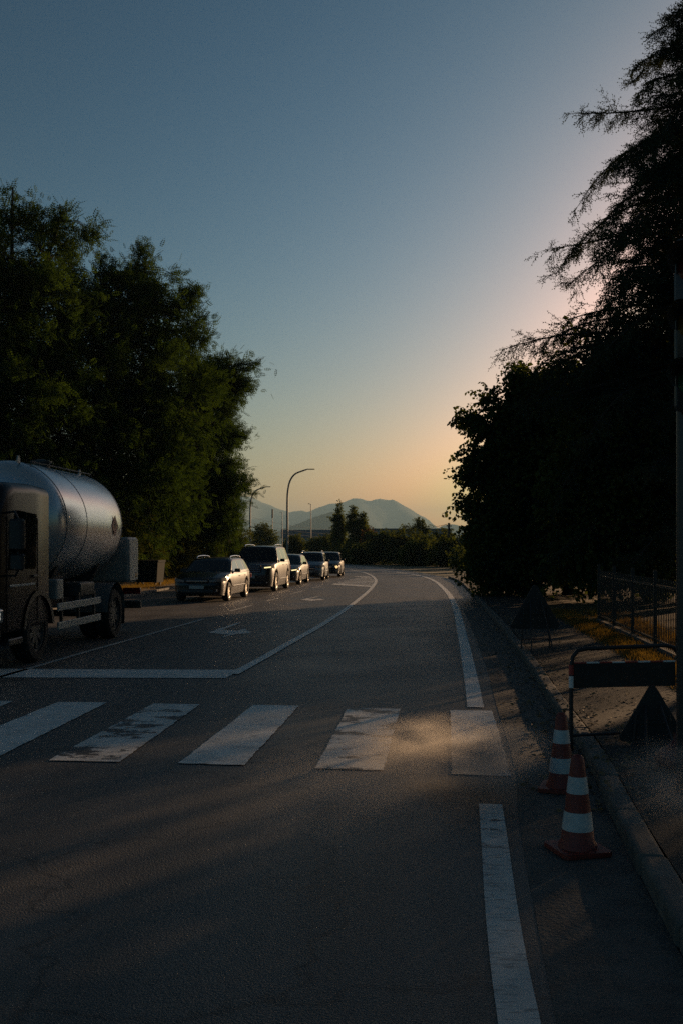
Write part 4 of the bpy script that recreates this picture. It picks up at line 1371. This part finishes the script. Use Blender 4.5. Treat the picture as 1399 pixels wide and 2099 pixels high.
MB().box((0, -.168, .50), (.52, .012, .11)).build('number_plate', M_plate, truck)
# chassis
for s in (1, -1):
    MB().box((s * .42, 4.3, .86), (.09, 7.4, .24)).build('chassis_rail', M_chassis, truck)
for yy in (1.55, 5.75):
    MB().tube([(-1.0, yy, .5), (1.0, yy, .5)], .07, 8).build('axle', M_chassis, truck)
    for s in (1, -1):
        wheel(truck, (s * 1.03, yy, .50), .50, .30, M_steelrim, 8, s)
        if yy > 3:
            wheel(truck, (s * .70, yy, .50), .50, .28, M_steelrim, 8, s)
            P = [[(s * x, yy + .60 * math.sin(t), .52 + .60 * math.cos(t)) for x in (.52, 1.20)] for t in np.linspace(-1.5, 1.5, 16)]
            MB().grid(P).build('rear_mudguard', mat('grey_mudguard', (.12, .12, .12), .45), truck, smooth=60)
            MB().box((s * .86, yy + .66, .42), (.62, .012, .36)).build('mud_flap', M_mud, truck)
# tank
TR, TZ = 1.10, 2.27
prof = [(0.0, 2.62), (.25, 2.63), (.5, 2.68), (.74, 2.78), (.90, 2.90), (.975, 3.02), (1.0, 3.14), (1.0, 4.2), (1.0, 5.3), (1.0, 6.46), (.975, 6.58), (.90, 6.70), (.74, 6.82), (.5, 6.92), (.25, 6.97), (0, 6.98)]
prof = [(r_ * TR, y_) for r_, y_ in prof]
tank = MB().lathe(prof, 72, 'y', (0, 0, TZ)).build('tank_shell', M_tank, truck, smooth=50)
M_weld = mat('weld_line', (.16, .17, .18), .5, .5)
for yy in (3.14, 4.22, 6.46):
    MB().lathe([(TR + .0005, yy - .012), (TR + .006, yy - .006), (TR + .006, yy + .006), (TR + .0005, yy + .012)], 72, 'y', (0, 0, TZ)).build('weld_seam', M_weld, tank, smooth=60)
for yy in (2.98, 6.2):
    for s in (1, -1):
        lug = [(-.07, 0), (.07, 0), (.05, .09), (.02, .13), (-.02, .13), (-.05, .09)]
        MB().prism([(yy + a, TZ + TR * .965 - .02 + b) for a, b in lug], s * .28 - .012, s * .28 + .012, 'x').build('lifting_lug', M_cabinet, tank)
for yy in (3.5, 5.9):
    MB().prism([(-.80, 1.50), (-.55, .98), (.55, .98), (.80, 1.50), (.4, 1.24), (0, 1.16), (-.4, 1.24)], yy - .06, yy + .06, 'y').build('tank_saddle', M_chassis, truck)
# hazard diamond plates on the shell
for s in (1, -1):
    M = Matrix.Translation((s * (TR + .004), 5.95, 2.27)) @ Matrix.Rotation(R(45), 4, 'X')
    hz = MB().box((0, 0, 0), (.008, .30, .30), M=M).build('hazard_plate', M_red, tank)
    MB().prism([(5.95 + a, 2.24 + b) for a, b in ((-.05, 0), (.05, 0), (.06, .05), (.03, .08), (.02, .05), (0, .13), (-.03, .07), (-.05, .06))], s * (TR + .0085), s * (TR + .0105), 'x').build('flame_mark', M_black, hz)
    # white side boards
    for (z, h) in ((.82, .13), (.50, .13)):
        MB().rbox((s * 1.17, 3.62, z), (.035, 2.30, h), .012, 'y').build('side_board', M_white, truck)
    for yy in (2.75, 3.62, 4.5):
        MB().box((s * 1.13, yy, .72), (.05, .06, .60)).build('board_bracket', M_chassis, truck)
    # boxes under the tank
    MB().rbox((s * .95, 2.62, 1.12), (.42, .34, .34), .03, 'z').build('valve_box', M_cabinet, truck, smooth=40)
    MB().rbox((s * .92, 4.1, 1.06), (.46, .8, .26), .04, 'y').build('air_tank', M_chassis, truck, smooth=40)
# rear cabinet
cabn = MB().rbox((0, 7.42, 1.56), (2.16, .78, .98), .09, 'x').build('rear_cabinet', M_cabinet, truck, smooth=40)
MB().box((1.083, 7.42, 1.52), (.006, .60, .80)).build('cabinet_door', M_white, cabn)
MB().box((1.087, 7.58, 1.22), (.006, .16, .10)).build('orange_plate', mat('orange_plate', (.45, .20, .05), .5), cabn)
MB().rbox((0, 7.75, .56), (2.30, .12, .16), .03, 'x').build('rear_underrun_bar', M_chassis, truck)
for s in (1, -1):
    MB().box((s * .5, 7.5, .80), (.08, .4, .5)).build('bar_bracket', M_chassis, truck)
    MB().rbox((s * .92, 7.83, .86), (.40, .07, .14), .02, 'y').build('tail_light', mat('truck_tail_lamp', (.2, .01, .01), .25), truck)

for i in range(5):
    MB().tube([(-.22, 6.99 + .0 * i, 1.7 + .28 * i), (.22, 6.99, 1.7 + .28 * i)], .014, 6).build('ladder_rung', M_chassis, truck)
for x in (-.22, .22):
    MB().tube([(x, 6.99, 1.55), (x, 6.99, 3.0), (x, 6.7, 3.38)], .018, 6).build('ladder_rail', M_chassis, truck, smooth=60)
for x in (-.45, .45):
    MB().tube([(x, 3.1, TZ + 1.02), (x, 3.14, TZ + 1.08), (x, 6.4, TZ + 1.08), (x, 6.46, TZ + 1.02)], .014, 6).build('top_rail', M_chassis, tank, smooth=60)
MB().lathe([(.16, 0), (.16, .10), (.20, .11), (.20, .15), (.05, .18), (0, .18)], 18, 'z', (0, 4.8, TZ + TR - .02)).build('manhole', M_chassis, tank, smooth=40)

# ------------------------------------------------------------------ street furniture and far structures
M_galv = mat('galvanised_steel', (0.16, 0.165, 0.17), .5, .6, var=.15, scale=4)
M_dsteel = mat('dark_steel', (0.03, 0.03, 0.032), .5, .5, var=.2)
LG = 'curved lamp posts beyond the cars'
def lamp(px, py_top, Y, arm_px, lab, curved=True):
    t = A(px, py_top, Y)
    tip = A(arm_px, py_top, Y)
    root = empty('street_lamp', (t.x, Y, 0))
    tag(root, lab, 'street lamp', LG if curved else 'straight lamp posts far behind')
    h = t.z
    dx = tip.x - t.x
    if curved:
        q = min(2.0, h * .2)
        path = [(0, 0, -.05), (0, 0, h * .35), (0, 0, h * .65), (0.02 * dx, 0, h - q * 1.15), (0.10 * dx, 0, h - q * .62), (.28 * dx, 0, h - q * .26), (.55 * dx, 0, h - q * .09), (.72 * dx, 0, h - .02)]
        pth = cat_rom(path, 4)
        k = len(pth)
        MB().tube(pth, [.125 - .055 * i / k for i in range(k)], 10).build('pole', M_galv, root, smooth=60)
        MB().rbox((.87 * dx, 0, h + .01), (abs(dx) * .30, .22, .10), .04, 'x').build('lamp_head', M_dsteel, root, smooth=40)
    else:
        MB().tube([(0, 0, -.05), (0, 0, h * .5), (0, 0, h)], [.11, .09, .07], 8).build('pole', M_galv, root, smooth=60)
        if abs(dx) > .1:
            MB().tube([(0, 0, h - .05), (dx * .6, 0, h + .02)], .04, 6).build('arm', M_galv, root)
            MB().rbox((dx * .75, 0, h + .03), (abs(dx) * .55, .26, .12), .04, 'x').build('lamp_head', M_dsteel, root, smooth=40)
        else:
            MB().rbox((0, 0, h - .9), (.34, .34, 1.9), .08, 'z').build('antenna_head', M_dsteel, root, smooth=40)
    MB().rbox((0, 0, .4), (.26, .26, .8), .06, 'z').build('base_sleeve', M_galv, root)
    return root
lamp(589, 962, 105, 644, 'tallest curved lamp post, arm over the cars to the right')
lamp(513, 998, 132, 554, 'shorter curved lamp post against the left locust tree')
lamp(637, 1033, 190, 631.5, 'straight lamp post with a short arm, right of the tallest curved lamp', False)
lamp(578.5, 1050, 235, 573.5, 'straight lamp post with a short arm, left of the tallest curved lamp', False)
lamp(558.5, 1044, 215, 558.5, 'mast with a thick top left of the curved lamp', False)

# utility pole and wires
up = A(919, 1073, 95)
pole = empty('utility_pole', (up.x, 95, 0))
tag(pole, 'short square dark pole with wires above the far shrubs on the right', 'pole')
MB().box((0, 0, up.z / 2), (.20, .20, up.z + .1)).build('post', M_dsteel, pole)
MB().box((0, -.12, up.z - .25), (.5, .05, .07)).build('crossbar', M_dsteel, pole)
for s in (-1, 1):
    MB().lathe([(0, .12), (.03, .11), (.03, .05), (.045, .03), (.03, 0)], 10, 'z', (s * .2, -.12, up.z - .215)).build('insulator', M_white, pole)
M_wire = mat('black_cable', (.012, .012, .012), .6)
def wire(a, b, sag, lab):
    P = [a.lerp(b, t) - Vector((0, 0, sag * 4 * t * (1 - t))) for t in np.linspace(0, 1, 17)]
    o = MB().tube(P, .022, 5).build('overhead_wire', M_wire, None, smooth=60)
    tag(o, lab, 'wire', 'overhead wires')
wire(Vector((up.x - .2, 94.88, up.z - .08)), A(700, 1096, 140), .5, 'overhead wire running left from the short square pole')
wire(A(515, 1060, 190), A(760, 1083, 235), 1.2, 'upper overhead wire in front of the far mountains')
wire(A(515, 1071, 190), A(760, 1090, 235), 1.2, 'middle overhead wire in front of the far mountains')
wire(A(515, 1080, 190), A(760, 1095, 235), 1.2, 'lowest overhead wire in front of the far mountains')

# long hall behind the trees
M_wall = mat('hall_wall', (.26, .27, .26), .7, var=.08, scale=.5)
M_roofp = mat('hall_roof_panel', (.13, .14, .155), .55, .2, var=.1, scale=.4)
hall = empty('industrial_hall', A(635, 1150, 260).xy.to_3d())
tag(hall, 'long low industrial hall with a dark roof band, behind the lamp posts', 'building')
k = 260 / FPX
z_roof, z_band = CAM_H + (1120 - 1086) * k, CAM_H + (1120 - 1102) * k
w0, w1 = (576 - 635) * k, (700 - 635) * k
MB().box(((w0 + w1) / 2, 6, z_band / 2), (w1 - w0 - .4, 12, z_band)).build('wall', M_wall, hall)
nseg = 10
for i in range(nseg):
    x = w0 + (w1 - w0) * (i + .5) / nseg
    MB().box((x, 5.8, (z_roof + z_band) / 2 + .01), ((w1 - w0) / nseg - .06, 12.6, z_roof - z_band), taper=(1, .9)).build('roof_panel', M_roofp, hall)
for i in range(7):
    x = w0 + (w1 - w0) * (i + .5) / 7
    wd = MB().box((x, -.03, z_band * .62), (1.35, .08, 1.0)).build('window', M_glass, hall)
    MB().box((x, -.06, z_band * .62 - .56), (1.5, .14, .08)).build('sill', M_wall, wd)
sh = empty('low_building', A(845, 1150, 180).xy.to_3d())
tag(sh, 'low pale building with a flat roof, half hidden by the far shrubs', 'building')
MB().box((0, 3, 2.4), (14, 6, 4.8)).build('wall', M_wall, sh)
MB().box((0, 3, 4.95), (14.6, 6.6, .28)).build('roof', M_roofp, sh)
for i in range(4):
    MB().box((-5 + i * 3.2, -.03, 3.0), (1.3, .08, 1.2)).build('window', M_glass, sh)

# open steel rack with a pale board
rk = A(957, 1150, 84)
rack = empty('steel_rack', (rk.x, 84, -.03))
tag(rack, 'open steel frame with a pale board, half hidden by the leaning broadleaf tree', 'frame')
for x in (-.7, 1.1):
    MB().box((x, 0, 1.8), (.09, .09, 3.6)).build('post', M_dsteel, rack)
for z in (3.56, 3.25):
    MB().box((.2, 0, z), (1.71, .07, .07)).build('rail', M_dsteel, rack)
MB().box((.2, .06, 2.55), (1.6, .04, .7)).build('board', M_white, rack)

# waste container behind the truck
wc = A(306, 1160, 46)
bin_ = empty('waste_container', (wc.x, 46, .04), R(-10))
tag(bin_, 'dark waste container on the left path, behind the tank truck', 'container')
M_bin = mat('dark_green_plastic', (.010, .014, .012), .85, 0, .15, var=.2)
MB().box((0, 0, .62), (1.05, .85, .92), taper=(1.14, 1.12)).build('body', M_bin, bin_)
for i in range(6):
    MB().box((-.42 + i * .168, -.475, .60), (.03, .05, .78)).build('rib', M_bin, bin_)
MB().rbox((0, 0, 1.13), (1.26, 1.02, .10), .04, 'x').build('lid', M_bin, bin_, smooth=40)
for sx in (-.42, .42):
    for sy in (-.3, .3):
        MB().lathe([(0, -.03), (.08, -.03), (.09, -.015), (.09, .015), (.08, .03), (0, .03)], 14, 'x', (sx, sy, .09)).build('castor', M_tyre, bin_)

# ------------------------------------------------------------------ road works on the right
M_cone = mat('cone_red', (.20, .028, .018), .55, col2=(.15, .022, .016), scale=9, bump=.2)
M_cwhite = mat('cone_white_band', (.50, .51, .52), .45, col2=(.4, .41, .41), scale=14)
def cone(p, lab, rz, tilt=0):
    root = empty('traffic_cone', (p.x, p.y, .008), rz)
    tag(root, lab, 'traffic cone', 'traffic cones beside the kerb')
    H = .58
    def rad(z):
        return .036 + (.105 - .036) * (1 - (z - .03) / (H - .03))
    c = .02
    b = MB().prism([(-.155 + c, -.155), (.155 - c, -.155), (.155, -.155 + c), (.155, .155 - c), (.155 - c, .155), (-.155 + c, .155), (-.155, .155 - c), (-.155, -.155 + c)], 0, .028, 'z')
    b.build('base', M_cone, root)
    prof = [(.118, .028), (.112, .05)] + [(rad(z), z) for z in (.07, .16, .26, .36, .46, .55)] + [(.034, H - .012), (.024, H), (.018, H - .004), (.016, H - .06)]
    MB().lathe(prof, 28, 'z').build('body', M_cone, root, smooth=50)
    for (z0, z1) in ((.135, .245), (.355, .455)):
        MB().lathe([(rad(z0) + .002, z0), (rad((z0 + z1) / 2) + .0025, (z0 + z1) / 2), (rad(z1) + .002, z1)], 28, 'z').build('white_band', M_cwhite, root, smooth=50)
    return root
cone(Vector((1.425, 6.02, 0)), 'nearer traffic cone, red with two white bands, on the gutter', R(14))
cone(Vector((1.665, 7.55, 0)), 'farther traffic cone, partly hidden behind the nearer one', R(-20))

M_rstripe = mat('barrier_red', (.30, .03, .025), .45, var=.1)
M_wstripe = mat('barrier_white', (.6, .6, .6), .45, var=.08)
bl, br = Vector((2.04, 8.86, .006)), Vector((3.06, 9.02, .115))
bar = empty('work_barrier', bl)
tag(bar, 'tubular work barrier with a red and white striped board at the right kerb', 'barrier')
d = br - bl
h = .93
def bp(t, z):
    return Vector((d.x * t, d.y * t, z))
fr = MB().tube([bp(0, 0), bp(0, h - .16), bp(.015, h - .07), bp(.06, h - .015), bp(.13, h), bp(.5, h + .01), bp(.87, h + .02), bp(.95, h), bp(.985, h - .06), bp(1, h - .15), bp(1, .11)], .019, 10).build('tube_frame', M_dsteel, bar, smooth=60)
for i, (z0, z1) in enumerate(((.70, .79), (.585, .69))):
    MB().tube([bp(0, z0), bp(0, z1)], .021, 10).build('leg_band', M_rstripe if i == 0 else M_wstripe, fr, smooth=60)
ang = math.atan2(d.y, d.x)
Mb = Matrix.Rotation(ang, 4, 'Z')
Lb = d.xy.length
brd = MB().box((Lb / 2, .028, .69), (Lb - .06, .02, .22), M=Mb).build('board', M_dsteel, bar)
ns = 8
for i in range(ns):
    x0 = .03 + (Lb - .06) * i / ns
    w_ = (Lb - .06) / ns
    sl = .05
    z0, z1 = .575, .803
    poly = [(x0, z0), (x0 + w_, z0), (x0 + w_, z1), (x0, z1)]
    MB().prism(poly, .04, .046, 'y', M=Mb).build('stripe', M_rstripe if i % 2 == 0 else M_wstripe, brd)
    MB().box((x0 + w_ / 2, .028, .803), (w_ - .002, .026, .012), M=Mb).build('stripe', M_rstripe if i % 2 == 0 else M_wstripe, brd)
MB().tube([bp(0, .16), bp(.5, .17), bp(1, .20)], .014, 8).build('lower_bar', M_dsteel, bar)
for t in (0, 1):
    q = bp(t, .012 if t == 0 else .12)
    MB().tube([q + Vector((0, -.24, 0)), q + Vector((0, .24, 0))], .016, 8).build('foot', M_dsteel, bar)

M_signback = mat('sign_back_metal', (.02, .02, .021), .6, .2, var=.15)
def tri_sign(p, side, z0, lab, legs=True, rz=0.0):
    root = empty('warning_sign', p, rz)
    tag(root, lab, 'road sign', 'warning signs seen from behind')
    hgt = side * .866
    r = side * .06
    tri = []
    for (cx, cz, a) in ((0, z0 + hgt - 2 * r, 90), (-side / 2 + r * 1.73, z0 + r, 210), (side / 2 - r * 1.73, z0 + r, 330)):
        for k in range(-2, 3):
            t = R(a + k * 30)
            tri.append((cx + r * math.cos(t), cz + r * math.sin(t)))
    MB().prism(tri, -.010, .010, 'y').build('plate', M_signback, root)
    inn = [((x) * .80, (z - z0 - hgt / 3) * .80 + z0 + hgt / 3) for x, z in tri]
    MB().prism(tri, .0105, .0125, 'y').build('red_border', M_rstripe, root)
    MB().prism(inn, .0130, .0145, 'y').build('yellow_face', mat('sign_face', (.55, .42, .10), .5), root)
    MB().box((0, -.022, z0 + hgt * .33), (side * .55, .02, .03)).build('stiffener', M_signback, root)
    if legs:
        for s in (-1, 1):
            MB().tube([(s * side * .22, -.02, z0 + hgt * .45), (s * side * .27, -.03, .0)], .013, 8).build('leg', M_dsteel, root)
            MB().tube([(s * side * .10, -.03, z0 + hgt * .6), (s * side * .2, -.42, .0)], .013, 8).build('prop', M_dsteel, root)
        MB().tube([(-side * .25, -.025, z0 * .5), (side * .25, -.025, z0 * .5)], .010, 8).build('brace', M_dsteel, root)
    return root
tri_sign((2.72, 8.72, .115), .62, .02, 'dark triangular sign leaning below the striped barrier board', True, R(-8))
tri_sign((3.27, 16.85, .115), .92, .34, 'triangular sign on a folding stand farther along the kerb', True, R(6))

# red sack beside the pole
sk = Vector((2.64, 7.75, .115))
rows = []
rnd_s = random.Random(5)
for j in range(11):
    t = j / 10
    rr_ = .17 * (math.sin(min(1, .12 + t * 1.15) * math.pi * .86 + .25) ** .7) if j < 9 else .05
    if j == 0: rr_ = .12
    row = []
    for i in range(22):
        a = 2 * math.pi * i / 22
        q = rr_ * (1 + .10 * math.sin(a * 3 + t * 4) + .06 * math.sin(a * 7 + t * 9))
        row.append((q * math.cos(a) * 1.15, q * math.sin(a) * .9, .27 * t + (.02 * math.sin(a * 4) if j > 6 else 0)))
    rows.append(row)
mb = MB().grid(rows, close=True)
mb.f += [tuple(range(22)), tuple(range(220, 242))]
sack = empty('sack', sk)
tag(sack, 'dark red sack on the pavement at the right picture edge', 'sack')
mb.build('bag', mat('red_sack_cloth', (.09, .012, .010), .5, var=.25, bump=.4, bscale=30), sack, smooth=60)
MB().lathe([(.052, .235), (.06, .245), (.052, .255)], 14, 'z').build('tie', M_black, sack, smooth=60)

# traffic light at the right edge, lamps unlit on our side
tl = empty('traffic_light', (2.36, 6.9, .115))
tag(tl, 'dark traffic light with three hooded lamps, cut by the right picture edge', 'traffic light')
M_tl = mat('traffic_light_black', (.018, .02, .022), .35, var=.15)
MB().tube([(.045, .12, -.02), (.045, .12, 2.4), (.045, .12, 3.85)], .045, 14).build('pole', M_tl, tl, smooth=60)
hx, hz0 = .10, 3.70
turn = Matrix.Translation((hx, 0, 0)) @ Matrix.Rotation(R(-38), 4, 'Z')
head = MB().rbox((0, 0, hz0 - .43), (.27, .17, 1.20), .04, 'y', M=turn).build('housing', M_tl, tl, smooth=40)
for i, c in enumerate(((.10, .012, .01), (.12, .07, .01), (.01, .08, .04))):
    zc = hz0 - .04 - .39 * i
    M = turn @ Matrix.Translation((0, -.085, zc)) @ Matrix.Rotation(R(90), 4, 'X')
    lens = MB().lathe([(0, .025), (.05, .02), (.105, .0)], 24, 'z', M=M).build('lens', mat('unlit_lens', c, .25), head, smooth=60)
    P = []
    for a in np.linspace(-15, 195, 22):
        ca, sa = math.cos(R(a)), math.sin(R(a))
        ln = .07 + .19 * max(0, math.sin(R(np.clip(a, 0, 180)))) ** .6
        P.append([(.122 * ca, -.085, zc + .122 * sa), (.124 * ca, -.085 - ln * .5, zc + .124 * sa - .004), (.126 * ca, -.085 - ln, zc + .126 * sa - .012)])
    MB().grid(P, M=turn).build('visor', mat('visor_plastic', (.06, .068, .075), .35), head, smooth=60)
for z in (2.9, 3.75):
    MB().box((.09, .09, z), (.12, .08, .05)).build('bracket', M_tl, tl)

# slatted fence behind the pavement
fl = [p for p in offset(KERB, 2.32)]
acc = [0]
for a, b in zip(fl, fl[1:]):
    acc.append(acc[-1] + (b - a).length)
def fence_at(s):
    k = max(j for j in range(len(acc) - 1) if acc[j] <= s)
    t = (s - acc[k]) / (acc[k + 1] - acc[k])
    return fl[k].lerp(fl[k + 1], t), (fl[k + 1] - fl[k]).normalized()
s0 = acc[min(j for j in range(len(fl)) if fl[j].y > 14.2)]
s1 = s0 + 8.0
M_fence = mat('fence_steel', (.025, .026, .024), .6, .3, var=.2)
p0, _ = fence_at(s0)
fence = empty('slatted_fence', (p0.x, p0.y, .105))
tag(fence, 'dark slatted metal fence behind the right pavement', 'fence')
slat0 = MB().box((0, 0, .62), (.012, .028, 1.16)).build('slat', M_fence, fence)
post0 = MB().box((0, 0, .66), (.06, .06, 1.36)).build('post', M_fence, fence)
rail0 = MB().box((0, 0, 0), (.03, 1.98, .04)).build('rail', M_fence, fence)
curb0 = MB().box((0, 0, .03), (.12, 1.99, .10)).build('base_stone', M_kerb, fence)
def put(o, first, s, z=0):
    q, dd = fence_at(s)
    c = o if first else o.copy()
    if not first:
        COL.objects.link(c)
    c.location = (q.x - p0.x, q.y - p0.y, z)
    c.rotation_euler = (0, 0, math.atan2(-dd.x, dd.y))
i = 0
s = s0
while s < s1:
    put(slat0, i == 0, s)
    s += .125
    i += 1
for i in range(5):
    put(post0, i == 0, s0 + i * 2.0)
for i in range(4):
    put(rail0, i == 0, s0 + 1 + i * 2.0, .16)
    put(rail0, False, s0 + 1 + i * 2.0, 1.08)
    put(curb0, i == 0, s0 + 1 + i * 2.0)
